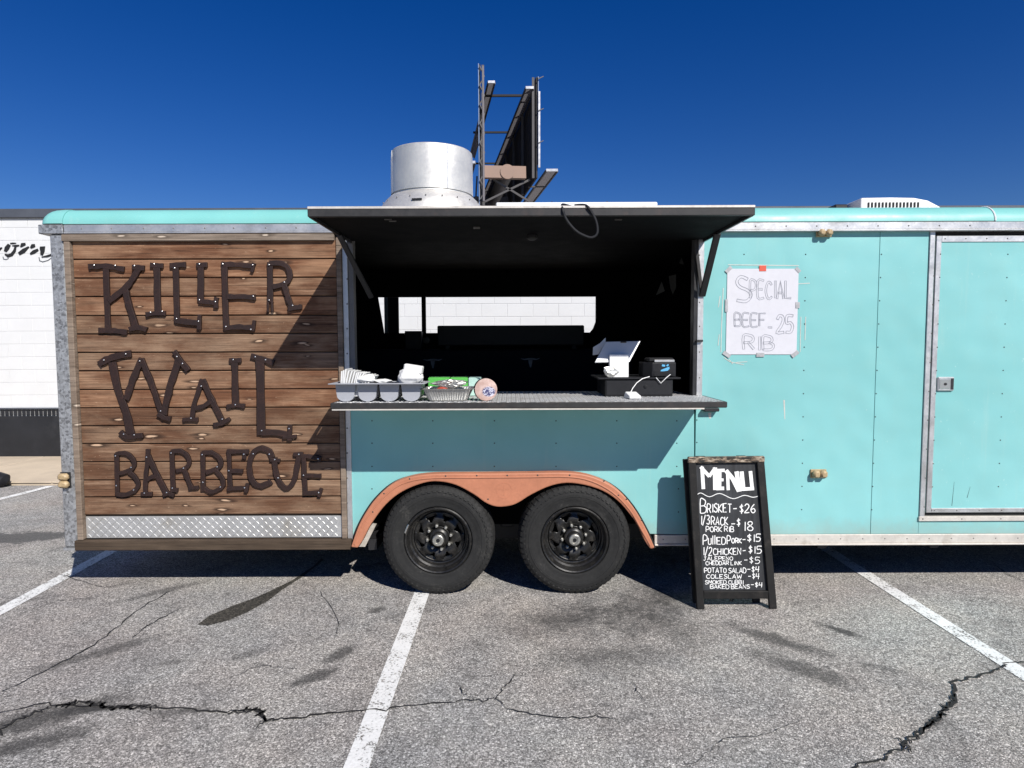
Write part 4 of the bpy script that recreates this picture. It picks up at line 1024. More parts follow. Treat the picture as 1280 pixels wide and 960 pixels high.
letter('E', *B, [([(163, 350), (180, 940)], 54), ([(140, 362), (300, 368), (425, 382)], 46), ([(425, 352), (405, 432)], 32), ([(185, 650), (320, 648), (440, 655)], 46), ([(165, 925), (300, 915), (425, 925)], 46), ([(430, 858), (415, 955)], 30)], [(155, 362), (418, 370), (423, 646), (402, 938), (182, 913)], 'KILLER')
letter('R', *B, [([(567, 345), (567, 700)], 52), ([(552, 690), (550, 785)], 20), ([(585, 690), (587, 785)], 20), ([(560, 352), (660, 352), (715, 385), (742, 440), (735, 500), (690, 540), (590, 562)], 44), ([(690, 525), (715, 620), (758, 745)], 46), ([(728, 758), (790, 745), (850, 738)], 40)], [(562, 369), (697, 522), (563, 680), (770, 727)], 'KILLER')
A = (90, 415); B = (260, 415)
letter('W', *A, [([(380, 265), (430, 500), (500, 700), (545, 905)], 66), ([(265, 285), (330, 245), (420, 215), (550, 190)], 58), ([(505, 600), (560, 430), (645, 235)], 58), ([(640, 235), (740, 480), (825, 735)], 46), ([(835, 730), (895, 480), (970, 250)], 58), ([(930, 170), (985, 250), (1055, 340)], 46), ([(455, 880), (510, 925), (580, 920), (655, 912)], 46), ([(785, 722), (840, 755), (900, 770)], 40)], [(319, 248), (511, 194), (634, 256), (961, 217), (1011, 278), (818, 696), (493, 900), (586, 906)], 'WAIL')
letter('A', *A, [([(1180, 420), (1130, 560), (1100, 660), (1082, 785)], 42), ([(1175, 420), (1260, 600), (1360, 800)], 52), ([(1110, 678), (1190, 655), (1275, 600)], 42), ([(1005, 775), (1140, 772)], 40), ([(1275, 822), (1350, 810), (1420, 765)], 36)], [(1173, 478), (1083, 760), (1358, 768)], 'WAIL')
letter('I', *B, [([(253, 240), (263, 650)], 56), ([(205, 252), (310, 250)], 42), ([(185, 662), (262, 645), (345, 655)], 40)], [(244, 245), (263, 642)], 'WAIL')
letter('L', *B, [([(475, 235), (490, 910)], 70), ([(395, 212), (480, 235), (598, 275)], 50), ([(480, 885), (600, 888), (745, 908)], 56), ([(742, 815), (740, 960)], 40), ([(680, 930), (800, 922)], 30)], [(440, 219), (531, 246), (497, 870), (738, 852)], 'WAIL')
A = (90, 550); B = (260, 550)
letter('B', *A, [([(418, 115), (426, 478)], 42), ([(415, 118), (485, 108), (550, 145), (577, 205), (545, 258), (440, 292)], 40), ([(535, 275), (590, 330), (610, 390), (578, 442), (500, 478), (418, 472)], 40)], [(416, 133), (553, 234), (424, 395), (576, 433)], 'BARBECUE')
letter('A', *A, [([(696, 75), (690, 200), (675, 330), (675, 470)], 40), ([(695, 130), (780, 310), (865, 470)], 46), ([(685, 345), (735, 318), (790, 312)], 36), ([(638, 472), (738, 470)], 36), ([(832, 480), (880, 465), (930, 482)], 36)], [(692, 143), (672, 460), (869, 455)], 'BARBECUE')
letter('R', *A, [([(908, 90), (918, 435)], 42), ([(905, 98), (985, 92), (1045, 135), (1062, 195), (1025, 245), (945, 268)], 38), ([(1015, 240), (1040, 320), (1080, 410)], 42), ([(1055, 420), (1148, 412)], 34), ([(895, 440), (965, 436)], 34)], [(908, 107), (1017, 240), (919, 416)], 'BARBECUE')
letter('B', *A, [([(1180, 98), (1186, 448)], 42), ([(1178, 108), (1255, 105), (1318, 145), (1342, 200), (1310, 245), (1205, 282)], 40), ([(1300, 262), (1350, 330), (1362, 390), (1322, 432), (1250, 452), (1190, 415)], 38)], [(1180, 122), (1187, 366), (1312, 229), (1341, 407)], 'BARBECUE')
letter('E', *B, [([(203, 85), (216, 435)], 40), ([(188, 98), (378, 96)], 40), ([(345, 88), (335, 160)], 34), ([(210, 265), (326, 270)], 40), ([(188, 428), (290, 418), (370, 415)], 36), ([(370, 375), (355, 455)], 34)], [(340, 118), (209, 263), (347, 413)], 'BARBECUE')
letter('C', *B, [([(585, 150), (560, 95), (490, 68), (425, 98), (387, 190), (392, 310), (430, 382), (490, 400), (578, 362)], 48)], [(420, 115), (562, 119)], 'BARBECUE')
letter('U', *B, [([(605, 150), (612, 240), (640, 350), (705, 418), (760, 385), (795, 290), (822, 120)], 46), ([(565, 168), (655, 178)], 34), ([(772, 122), (860, 116)], 34)], [(611, 166), (641, 327), (823, 120)], 'BARBECUE')
letter('E', *B, [([(860, 120), (876, 470)], 40), ([(835, 135), (900, 138), (1015, 160)], 38), ([(1005, 140), (998, 190)], 28), ([(865, 308), (1020, 310)], 36), ([(860, 465), (1010, 458)], 38), ([(1018, 420), (1000, 495)], 30)], [(995, 158), (866, 303), (1000, 456)], 'BARBECUE')

# ================================================================== STROKE LETTERING
FONT = {
 'A': [[(0,0),(2,6),(4,0)], [(0.8,2),(3.2,2)]], 'B': [[(0,0),(0,6),(2.4,6),(3.2,5.2),(3.2,4),(2.4,3.2),(0,3)], [(2.2,3.2),(3.6,2.4),(3.6,0.9),(2.6,0),(0,0)]],
 'C': [[(3.6,5),(2.4,6),(0.9,5.4),(0.1,3),(0.8,0.7),(2.2,0),(3.7,0.9)]], 'D': [[(0,0),(0,6),(2,6),(3.6,4.4),(3.6,1.8),(2.2,0),(0,0)]],
 'E': [[(3.5,6),(0,6),(0,0),(3.6,0)], [(0,3),(2.8,3)]], 'F': [[(3.5,6),(0,6),(0,0)], [(0,3),(2.8,3)]], 'G': [[(3.6,5),(2.2,6),(0.5,5),(0,3),(0.6,0.8),(2.2,0),(3.6,1),(3.6,2.6),(2.2,2.6)]],
 'H': [[(0,0),(0,6)], [(3.6,0),(3.6,6)], [(0,3),(3.6,3)]], 'I': [[(1,0),(1,6)]], 'J': [[(0.5,6),(3.6,6)], [(2.2,6),(2.2,1.2),(1.2,0),(0,1)]],
 'K': [[(0,0),(0,6)], [(3.5,6),(0.2,2.6),(3.7,0)]], 'L': [[(0,6),(0,0),(3.4,0)]], 'M': [[(0,0),(0.4,6),(2.2,2),(4,6),(4.4,0)]], 'N': [[(0,0),(0,6),(3.6,0),(3.6,6)]],
 'O': [[(2,6),(0.5,5),(0,3),(0.5,0.9),(2,0),(3.4,0.9),(3.9,3),(3.4,5),(2,6)]], 'P': [[(0,0),(0,6),(2.6,6),(3.6,5),(3.4,3.6),(2.4,2.8),(0,2.6)]],
 'R': [[(0,0),(0,6),(2.6,6),(3.5,5),(3.3,3.6),(2.3,3),(0,2.8)], [(1.6,2.9),(3.7,0)]], 'S': [[(3.5,5.1),(2.2,6),(0.7,5.5),(0.3,4.3),(1.4,3.3),(2.9,2.6),(3.5,1.4),(2.5,0.1),(1,0),(0,1)]],
 'T': [[(0,6),(4,6)], [(2,6),(2,0)]], 'U': [[(0,6),(0,1.2),(1.2,0),(2.6,0),(3.6,1.2),(3.6,6)]], 'W': [[(0,6),(1,0),(2.4,4),(3.6,0),(4.8,6)]],
 '1': [[(1,0),(1,6)]], '2': [[(0.2,4.8),(1.2,6),(2.8,5.8),(3.3,4.4),(2,2.2),(0,0),(3.6,0.1)]], '3': [[(0.2,5.6),(2,6),(3.2,4.8),(2.2,3.4),(1.2,3.1),(2.6,2.9),(3.5,1.6),(2.2,0),(0.1,0.6)]],
 '4': [[(0.6,6),(0,2.6),(3.4,2.6)], [(2.9,6),(2.5,-0.4)]], '5': [[(3.6,6),(0.6,6),(0.4,3.4),(2.2,3.6),(3.4,2.2),(2.4,0.2),(0,0.2)]], '6': [[(2.8,6),(0.8,4),(0.1,1.8),(1.2,0),(2.8,0.2),(3.4,1.6),(2.2,2.8),(0.4,1.9)]],
 '8': [[(2,3.2),(0.5,4.4),(1,5.8),(2.6,6),(3.2,4.8),(2,3.2),(0.3,1.8),(1,0.1),(2.8,0.1),(3.5,1.6),(2,3.2)]], '/': [[(0,-0.6),(3,6.6)]], '-': [[(0.2,3),(3,3.1)]],
 '$': [[(2.8,4.6),(1.4,5.2),(0.5,4.2),(2.6,2),(1.6,0.8),(0.2,1.4)], [(1.6,6.4),(1.5,-0.6)]], '|': [[(0,0),(0,6)]]}
def text_strokes(s, jit=0.12, rnd=random):
    out = []; x = 0
    for ch in s:
        if ch == ' ': x += 1.8; continue
        g = FONT[ch]; wmax = max(p[0] for st in g for p in st); dy = rnd.uniform(-0.3, 0.3)
        for st in g: out.append([(x+p[0]+rnd.uniform(-jit, jit), p[1]+dy+rnd.uniform(-jit, jit)) for p in st])
        x += wmax + 1.15
    return out, x-1.15

# ================================================================== MENU SIGN
# leaning plane of the sign face
SY0 = G(920, 761)[1]
def sp(px, py, off=0.0):
    y = -0.17
    for _ in range(8):
        p = on_y(px, py, y); y = SY0 + 0.10*min(1, max(0, p.z/0.95)) - off
    p = on_y(px, py, y); return Vector((p.x, y, p.z))
MS = thing('menu_sign', 'black wooden sandwich board with hand-lettered white MENU leaning by the trailer', 'menu sign', (sp(920, 758).x, -0.17, 0))
TLo, TRo = sp(864.5, 576), sp(950, 575); BLo, BRo = sp(875.5, 762), sp(966, 760)
BLo.z = max(BLo.z, 0.0); BRo.z = max(BRo.z, 0.0)
dz = BLo.z
sgn_n = Vector((0, 1, -0.1)).normalized()
def sbar(name, a, b, wd, th, m_='sign_wood', par=None, c=0.003):
    mb = MB(); mb.bar(a, b, wd, th, (0, 1, 0), c)
    if min(v[2] for v in mb.v) < 0: mb.v = [(v[0], v[1], max(0.0, v[2])) for v in mb.v]
    return mb.build(name, M[m_], par or MS)
lw = 0.048
def lerp(a, b, t): return a.lerp(b, t)
gL = lerp(TLo, BLo, 1.0); gL.z = 0.0; gR = BRo.copy(); gR.z = 0.0
sL = sbar('side_post', TLo, gL, lw, 0.024); sR = sbar('side_post', TRo, gR, lw, 0.024)
sbar('top_rail', TLo+Vector((-lw*0.55, -0.002, 0.006)), TRo+Vector((lw*0.55, -0.002, 0.006)), 0.042, 0.03, 'chip_wood', None, 0.006)
rl, rr_ = lerp(TLo, gL, 0.905), lerp(TRo, gR, 0.905)
sbar('bottom_rail', rl+Vector((lw/2, 0, 0)), rr_+Vector((-lw/2, 0, 0)), 0.05, 0.022)
# board
b4 = [TLo+Vector((0.005, 0.008, 0)), TRo+Vector((-0.005, 0.008, 0)), rr_+Vector((0, 0.008, 0)), rl+Vector((0, 0.008, 0))]
mb = MB(); vs = [tuple(p) for p in b4] + [tuple(p+Vector((0, 0.006, 0))) for p in b4]
mb.add(vs, [(0, 1, 2, 3), (7, 6, 5, 4), (0, 4, 5, 1), (1, 5, 6, 2), (2, 6, 7, 3), (3, 7, 4, 0)]); board = mb.build('board', M['chalkboard'], MS)
# rear frame, folded nearly shut
dv = Vector((-0.035, 0.085, 0))
rgL, rgR = gL+Vector((0.005, 0.10, 0)), gR+Vector((-0.07, 0.10, 0))
sbar('rear_post', TLo+Vector((-0.022, 0.045, 0.004)), rgL, lw, 0.024); sbar('rear_post', TRo+Vector((-0.03, 0.045, 0.002)), rgR, lw, 0.024)
a_, b_ = lerp(TLo+Vector((-0.036, 0.045, 0)), rgL, 0.86), lerp(TRo+Vector((-0.03, 0.045, 0)), rgR, 0.86)
sbar('rear_rail', a_+Vector((lw/2, 0, 0)), b_+Vector((-lw/2, 0, 0)), 0.05, 0.02)
r4 = [TLo+Vector((-0.036, 0.05, 0)), TRo+Vector((-0.03, 0.05, 0)), b_+Vector((0, 0.005, 0)), a_+Vector((0, 0.005, 0))]
mb = MB(); vs = [tuple(p) for p in r4] + [tuple(p+Vector((0, 0.006, 0))) for p in r4]
mb.add(vs, [(0, 1, 2, 3), (7, 6, 5, 4), (0, 4, 5, 1), (1, 5, 6, 2), (2, 6, 7, 3), (3, 7, 4, 0)]); mb.build('rear_board', M['sign_wood'], MS)
for t_ in (0.2, 0.8):
    p = lerp(TLo, TRo, t_)+Vector((-0.02, 0.022, 0.02)); mb = MB(); mb.box((p.x-0.03, p.y-0.012, p.z-0.006), (p.x+0.03, p.y+0.028, p.z+0.003), 0.002); mb.build('hinge', M['pos_dark'], MS)
mb = MB(); c0 = gL+Vector((0.2, 0.012, 0.085)); mb.tube([c0, c0+Vector((0.01, 0.03, -0.05)), c0+Vector((0.03, 0.05, -0.06)), c0+Vector((0.04, 0.07, -0.03))], 0.004, 6); mb.build('hook', M['pos_dark'], MS)
s8 = lambda k: (lambda u, v: tuple(sp(u, v, k)))
fb0 = lambda u, v: tuple(sp(u, v, -0.0065)); fb1 = lambda u, v: tuple(sp(u, v, -0.0078))
mb = MB(); q8 = lambda L: [(840+a/8.533, 560+b/8.533) for a, b in L]
for p, wd in [([(320, 200), (335, 438)], 38), ([(305, 200), (400, 305)], 36), ([(395, 305), (462, 212)], 34), ([(458, 208), (462, 448)], 46),
              ([(503, 238), (500, 448)], 50), ([(470, 240), (562, 238)], 34), ([(505, 340), (550, 340)], 30), ([(470, 432), (556, 430)], 38),
              ([(592, 250), (600, 450)], 34), ([(575, 240), (650, 330), (715, 462)], 46), ([(688, 250), (722, 464)], 46),
              ([(742, 250), (762, 448)], 44), ([(745, 440), (876, 432)], 36), ([(836, 246), (856, 440)], 38)]:
    kk = globals().get('kk', 0)+1; mb.stroke(q8(p), wd/8.533, (lambda u, v, kk=kk: tuple(sp(u, v, -0.0068+0.00022*(kk % 15)))), fb1)
mb.build('menu_heading', M['chalk'], board)
mb = MB(); mb.stroke(smooth_path(q8([(265, 500), (310, 480), (400, 520), (510, 485), (650, 540), (770, 505), (860, 525), (915, 515)]), 5), 0.9, fb0, fb1); mb.build('wavy_line', M['chalk'], board)
rnd = random.Random(3)
def chalk_line(items, wd):
    mb = MB()
    for (s, x0, x1, yb, h) in items:
        st, tw = text_strokes(s, 0.12, rnd)
        for p in st:
            q = [(x0+(x1-x0)*a/max(tw, 0.4), yb-h*b/6) for a, b in p]
            if len(q) > 4: q = smooth_path(q, 3)
            kk = len(mb.f) % 23; mb.stroke(q, wd, (lambda u, v, kk=kk: tuple(sp(u, v, -0.0068+0.00016*kk))), fb1)
    mb.build('menu_line', M['chalk'], board)
chalk_line([('B', 875.5, 882.5, 641, 17.5), ('RISKET', 884, 914.5, 640.5, 10.5), ('-', 916, 921, 641, 10), ('$26', 924.5, 944, 641, 10.5)], 1.20)
chalk_line([('1/3', 876, 887, 655.5, 11), ('RACK', 889, 910, 656.5, 10), ('-', 914, 919, 660, 10), ('$', 921, 925, 657, 9), ('18', 929.5, 941, 663, 11)], 1.16)
chalk_line([('PORK RIB', 882.5, 917, 664.6, 6.5)], 0.96)
chalk_line([('P', 879, 884, 681, 12), ('U', 885.5, 889, 680.5, 8), ('|', 891, 891.1, 681, 11.5), ('|', 893.6, 893.7, 681, 11.5), ('ED', 896, 907, 680.5, 8.5), ('P', 909, 913, 680, 10), ('ORK', 914.5, 927, 679, 6), ('-', 928, 932, 679, 9), ('$15', 934, 951, 677, 9)], 1.12)
chalk_line([('1/2', 879, 890, 694, 10), ('CHICKEN', 891.5, 926, 693.2, 8), ('-', 928, 932, 692.5, 9), ('$15', 935.5, 952, 691.5, 9)], 1.08)
chalk_line([('JALEPENO', 879.5, 916, 700.4, 4.5)], 0.81)
chalk_line([('CHEDDAR LINK', 882, 927, 706.2, 4.5), ('-', 930, 934.5, 705, 9), ('$5', 936.5, 950, 704.5, 8)], 0.85)
chalk_line([('POTATO SALAD', 880.5, 932.5, 716, 6), ('-$4', 934, 949, 715, 6.8)], 0.93)
chalk_line([('COLESLAW', 883, 927, 723, 5), ('-$4', 935, 949, 723.5, 6.6)], 0.89)
chalk_line([('SMOKED CUBBI', 881.5, 929, 730, 4.6)], 0.81)
chalk_line([('BAKED BEANS', 888, 937, 735.8, 4.8), ('-$4', 938.5, 953, 734, 6)], 0.85)

# ================================================================== POSTER
PY = -0.003
PS = thing('paper_poster', 'white paper poster reading SPECIAL BEEF RIB 25 taped to the teal wall', 'poster', (U(952, 443)[0], 0, U(952, 443)[1]))
pc = [U(907, 443), U(995.3, 443), U(998, 336), U(909, 336)]
mb = MB(); nu, nv = 14, 16; vs = []
rnd = random.Random(5); bump_ = [[rnd.uniform(0, 0.004) for _ in range(nu+1)] for _ in range(nv+1)]
for j in range(nv+1):
    for i in range(nu+1):
        s, t = i/nu, j/nv
        lo_ = (pc[0][0]*(1-s)+pc[1][0]*s, pc[0][1]*(1-s)+pc[1][1]*s); hi_ = (pc[3][0]*(1-s)+pc[2][0]*s, pc[3][1]*(1-s)+pc[2][1]*s)
        vs.append((lo_[0]*(1-t)+hi_[0]*t, -0.004-bump_[j][i]*0.06 - (0.0003 if abs(s-0.5) < 0.04 else 0), lo_[1]*(1-t)+hi_[1]*t))
mb.add(vs, [(j*(nu+1)+i, j*(nu+1)+i+1, (j+1)*(nu+1)+i+1, (j+1)*(nu+1)+i) for j in range(nv) for i in range(nu)])
sheet = mb.build('sheet', M['paper'], PS, normals=False)
md = sheet.modifiers.new('thick', 'SOLIDIFY'); md.thickness = 0.0012; md.offset = 0
P6 = lambda a, b: U(880+a/6, 300+b/6)
g0, g1 = [], []
def outline(strokes, wd, name='outlined_word'):
    global oc; oc = globals().get('oc', 0)+1
    ink = MB(); hw = wd*0.00091/2
    for k, p in enumerate(strokes):
        q = [P6(*a) for a in p]
        if len(q) > 3: q = smooth_path(q, 3)
        L = []; Rr = []
        for n_, pt in enumerate(q):
            d = (Vector(q[min(n_+1, len(q)-1)])-Vector(q[max(n_-1, 0)])).normalized(); nn = Vector((-d.y, d.x))
            jt = 1+random.uniform(-0.06, 0.06)
            L.append(tuple(Vector(pt)+nn*hw*jt)); Rr.append(tuple(Vector(pt)-nn*hw*jt))
        loop = L + Rr[::-1] + [L[0]]; e = 0.00003*(k+9*(oc % 2))
        ink.stroke(loop, 0.0030, lambda u, v: (u, -0.0056-e, v), lambda u, v: (u, -0.0045, v))
    ink.build(name, M['ink'], PS)
def fit(s, x0, x1, y0, y1):
    st, tw = text_strokes(s, 0.05, random.Random(2)); return [[(x0+(x1-x0)*a/tw, y1-(y1-y0)*b/6) for a, b in p] for p in st]
outline([[(325, 295), (275, 275), (245, 310), (265, 350), (325, 378), (352, 415), (315, 460), (245, 452)]], 20)
outline(fit('PECIAL', 345, 650, 312, 440), 13)
outline(fit('BEEF', 228, 458, 555, 650), 9); outline([[(478, 655), (508, 655)]], 10)
outline(fit('25', 545, 665, 575, 700), 18); outline(fit('RIB', 295, 515, 722, 822), 16)
def tape(px, py, wd, hg, rot=0, m_='tape'):
    x_, z_ = U(px, py); mb = MB(); Rm = Matrix.Rotation(R(rot), 3, 'Y'); mb.box((x_-wd/2, -0.0072, z_-hg/2), (x_+wd/2, -0.0048, z_+hg/2), 0, Rm); mb.build('tape', M[m_], PS)
tape(953, 335.5, 0.046, 0.038, 0, 'tape_red'); tape(910.5, 337, 0.05, 0.024, -45); tape(997, 337.5, 0.04, 0.022, 45); tape(907.8, 382, 0.018, 0.085); tape(996.5, 381.5, 0.028, 0.04)
tape(908, 443, 0.055, 0.026, 35); tape(950, 443.5, 0.054, 0.028); tape(993.5, 442.5, 0.055, 0.026, -38)
mb = MB()
for p in ([(900, 370), (898, 384)], [(899, 418), (897.5, 432)], [(904, 360), (902, 405), (901, 440)], [(911, 449), (916, 455)], [(920, 453), (934, 452)], [(1001, 396), (1000, 440)], [(1007, 396), (1006, 425)], [(910, 331), (998, 332)], [(995, 355), (1012, 354)], [(905, 447), (912, 452), (930, 456)]):
    mb.stroke([U(*a) for a in p], 0.004, lambda u, v: (u, -0.0022, v), lambda u, v: (u, -0.0006, v))
mb.build('tape_residue', M['alu_pale'], TR)

# ================================================================== THINGS ON THE COUNTER
ZS = sz + 0.0035
# --- grey cutlery tray
ty0 = -0.475; tx0, tx1 = U(409.5, 480, ty0)[0], U(531, 480, ty0)[0]; trz = U(470, 479.5, ty0)[1]
CT = thing('cutlery_tray', 'grey plastic four-compartment cutlery tray at the left end of the counter', 'tray', ((tx0+tx1)/2, -0.35, ZS))
TD = 0.26; nC = 4; cw = (tx1-tx0-0.05)/nC
for i in range(nC):
    mb = MB(); xc = tx0+0.025+cw*(i+0.5); hw = cw*0.46; zt_ = trz-0.006; ru = hw*0.86
    outp = [(xc-hw, zt_)] + [(xc-ru*math.cos(R(a)), max(ZS, ZS+ru*0.72-ru*0.72*math.sin(R(a)))) for a in range(0, 181, 15)] + [(xc+hw, zt_)]
    inn = [(u+(0.004 if u < xc else -0.004), v+(0.004 if v < zt_-0.001 else 0)) for u, v in outp]
    mb.prism(outp + inn[::-1], lambda u, v: (u, ty0+0.060, v), lambda u, v: (u, ty0+TD-0.02, v))
    mb.prism(outp, lambda u, v: (u, ty0+0.0555, v), lambda u, v: (u, ty0+0.0598, v)); mb.prism(outp, lambda u, v: (u, ty0+TD-0.0198, v), lambda u, v: (u, ty0+TD-0.016, v))
    mb.build('compartment', M['grey_plastic'], CT, smooth=True)
mb = MB()
mb.box((tx0, ty0, trz-0.0055), (tx1, ty0+0.065, trz), 0.002); mb.box((tx0, ty0+TD-0.03, trz-0.0055), (tx1, ty0+TD, trz), 0.002)
mb.box((tx0, ty0+0.0655, trz-0.0055), (tx0+0.028, ty0+TD-0.0305, trz), 0.002); mb.box((tx1-0.028, ty0+0.0655, trz-0.0055), (tx1, ty0+TD-0.0305, trz), 0.002)
for i in range(1, nC): xx = tx0+0.025+cw*i; mb.box((xx-0.010, ty0+0.0655, trz-0.0055), (xx+0.010, ty0+TD-0.0305, trz-0.0005), 0.002)
mb.build('rim', M['grey_plastic'], CT)
# napkins standing in the left compartments
NP = thing('paper_napkins', 'fanned row of white paper napkins standing in the grey tray', 'napkins', (tx0+0.14, -0.36, ZS+0.006))
rnd = random.Random(11)
for i in range(13):
    x0_ = tx0+0.055 + 0.0125*i; lean = 0.012 + 0.003*i; hgt = 0.195 - 0.0035*abs(i-2) + rnd.uniform(-0.006, 0.006)
    mb = MB(); seg = 6; L1 = []
    for k in range(seg+1):
        t = k/seg; L1.append((x0_ + lean*t*t + 0.004*math.sin(3*t+i), ZS+0.03+(hgt-0.03)*t))
    mb.stroke(L1, 0.008, lambda u, v: (u, ty0+0.075, v), lambda u, v: (u, ty0+0.22+0.003*i, v)); mb.build('napkin', M['napkin'], NP, smooth=True)
def crumple(name, c, r, seed, m_, label, cat, sub=3, amp=0.22):
    bm = bmesh.new(); bmesh.ops.create_icosphere(bm, subdivisions=sub, radius=1)
    rr = random.Random(seed); dirs = [(Vector((rr.gauss(0,1), rr.gauss(0,1), rr.gauss(0,1))).normalized(), rr.uniform(0.55, 1.0)) for _ in range(46)]
    for v in bm.verts:
        k = 1.0
        for d, h in dirs:
            q = v.co.dot(d)
            if q*k > h: k = h/q
        k *= 1 + rr.uniform(-amp, amp)*0.25
        v.co = Vector((v.co.x*k*r[0]+c[0], v.co.y*k*r[1]+c[1], v.co.z*k*r[2]+c[2]))
    mb = MB(); bm.verts.ensure_lookup_table(); mb.v = [tuple(v.co) for v in bm.verts]; mb.f = [tuple(v.index for v in f.verts) for f in bm.faces]; bm.free()
    o = mb.build(name, m_); return tag(o, label, cat) if label else o
x_, z_ = U(459, 476, -0.36); crumple('crumpled_tissue', (x_, -0.36, trz+0.022), (0.072, 0.07, 0.045), 4, M['napkin'], 'small crumpled white tissue in the middle of the grey tray', 'tissue')
x_, z_ = U(470, 478, -0.38); crumple('white_wrapper', (x_+0.03, -0.33, trz+0.004), (0.09, 0.055, 0.024), 5, M['napkin'], 'low white wrapper lying between the napkins and the plastic bag', 'wrapper')
x_, z_ = U(511, 470, -0.36); bag = crumple('paper_bag', (x_, -0.36, trz+0.028), (0.118, 0.10, 0.088), 8, M['napkin'], 'crumpled white paper bag in the right of the grey tray', 'bag')
q = MB(); x0_, z0_ = U(506, 466, -0.33); q.box((x0_, -0.38, z0_), (x0_+0.115, -0.30, z0_+0.05), 0.006, Matrix.Rotation(R(9), 3, 'Y')); q.build('folded_flap', M['napkin'], bag)
# --- foil pan
fy = -0.44; fx0, fx1 = U(524, 486, fy)[0], U(593, 486, fy)[0]; fz = U(558, 486, fy)[1]
FP = thing('foil_pan', 'fluted aluminium foil pan with red sauce packets beside the grey tray', 'foil pan', ((fx0+fx1)/2, -0.33, ZS))
mb = MB(); nS = 120; vs = []; fd = 0.24
def rrect(s, x0, x1, y0, y1, r):
    P = 2*(x1-x0)+2*(y1-y0)-8*r; P += 2*math.pi*r; d = s*P
    segs = [('l', x0+r, y0, x1-r, y0), ('a', x1-r, y0+r, -90), ('l', x1, y0+r, x1, y1-r), ('a', x1-r, y1-r, 0), ('l', x1-r, y1, x0+r, y1), ('a', x0+r, y1-r, 90), ('l', x0, y1-r, x0, y0+r), ('a', x0+r, y0+r, 180)]
    for g in segs:
        if g[0] == 'l':
            L = math.hypot(g[3]-g[1], g[4]-g[2])
            if d <= L: return (g[1]+(g[3]-g[1])*d/L, g[2]+(g[4]-g[2])*d/L)
            d -= L
        else:
            L = math.pi*r/2
            if d <= L: a = R(g[3]+90*d/L); return (g[1]+r*math.cos(a), g[2]+r*math.sin(a))
            d -= L
    return (x0+r, y0)
def ringp(x0, x1, y0, y1, r, z, flute):
    out = []
    cxm, cym = (x0+x1)/2, (y0+y1)/2
    for k in range(nS):
        x, y = rrect(k/nS, x0, x1, y0, y1, r); f = 1 + (flute if k % 2 else -flute); out.append((cxm+(x-cxm)*f, cym+(y-cym)*f, z))
    return out
rings = [ringp(fx0-0.004, fx1+0.004, fy-0.010, fy+fd+0.010, 0.05, fz-0.003, 0), ringp(fx0, fx1, fy-0.006, fy+fd+0.006, 0.05, fz, 0), ringp(fx0+0.012, fx1-0.012, fy+0.004, fy+fd-0.004, 0.045, fz-0.001, 0),
         ringp(fx0+0.016, fx1-0.016, fy+0.006, fy+fd-0.006, 0.045, fz-0.006, 0.008), ringp(fx0+0.05, fx1-0.05, fy+0.022, fy+fd-0.022, 0.035, ZS+0.006, 0.008), ringp(fx0+0.058, fx1-0.058, fy+0.03, fy+fd-0.03, 0.03, ZS, 0)]
vs = [p for rg in rings for p in rg]
mb.add(vs, [(i*nS+k, i*nS+(k+1) % nS, (i+1)*nS+(k+1) % nS, (i+1)*nS+k) for i in range(5) for k in range(nS)] + [tuple(range(5*nS, 6*nS))]); mb.build('pan', M['foil'], FP)
x_, z_ = U(552, 484, fy+0.12); crumple('sauce_packet', (x_, fy+0.13, fz-0.012), (0.055, 0.05, 0.028), 9, M['sauce'], 'red sauce packets heaped inside the foil pan', 'packets', 2)
x_, z_ = U(560, 481, fy+0.17); crumple('foil_liner', (x_+0.012, fy+0.185, fz+0.022), (0.155, 0.04, 0.036), 21, M['foil'], 'crumpled foil heaped along the back of the foil pan', 'foil', 4, 0.6)
# --- green boxes
gy = -0.02
for i, (a, b, c, nm, lb) in enumerate(((535, 561.5, 'green', 'flat_box', 'flat green box behind the foil pan, next to the white bag'), (562.5, 584.5, 'green', 'flat_box', 'flat green box behind the foil pan, next to the pale box'), (585.5, 601, None, 'flat_box', 'pale mint box behind the foil pan and the wood slice'))):
    xa_, zt_ = U(a, 472.5, gy); xb_, _ = U(b, 472.5, gy); mb = MB(); mb.box((xa_, gy, ZS), (xb_, gy+0.16, zt_), 0.003)
    m_ = M['green'] if c else worn('mint_card', (0.42, 0.62, 0.55), 0.6)
    o = tag(mb.build(nm, m_), lb, 'box', 'flat boxes behind the foil pan')
    q = MB(); q.box((xa_+0.004, gy+0.004, zt_+0.0005), (xb_-0.004, gy+0.156, zt_+0.003), 0.001); q.build('lid', m_, o)
# --- wood slice standing on edge
wy = -0.40; wcx, wcz = U(607.5, 487, wy); wr = wcz - ZS
WS = thing('wood_slice', 'round pink-faced wood slice with black bark edge and blue print', 'wood slice', (wcx, wy, ZS))
mb = MB(); mb.lathe([(wr, 0.0), (wr*0.985, -0.003), (wr*0.93, -0.004), (0.001, -0.006)], (wcx, wy, wcz), 'y', 40); mb.build('face', M['slice'], WS, smooth=True)
mb = MB(); mb.lathe([(wr*0.99, 0.0005), (wr*1.0, 0.004), (wr*1.02, 0.03), (wr*0.9, 0.07)], (wcx, wy, wcz), 'y', 28); mb.v = [(v[0]-0.25*(v[1]-wy), v[1], max(v[2], ZS)) for v in mb.v]; mb.build('bark', worn('dark_bark', (0.03, 0.02, 0.016), 0.9, 0, 0.4, 60, 0.4), WS, smooth=True)
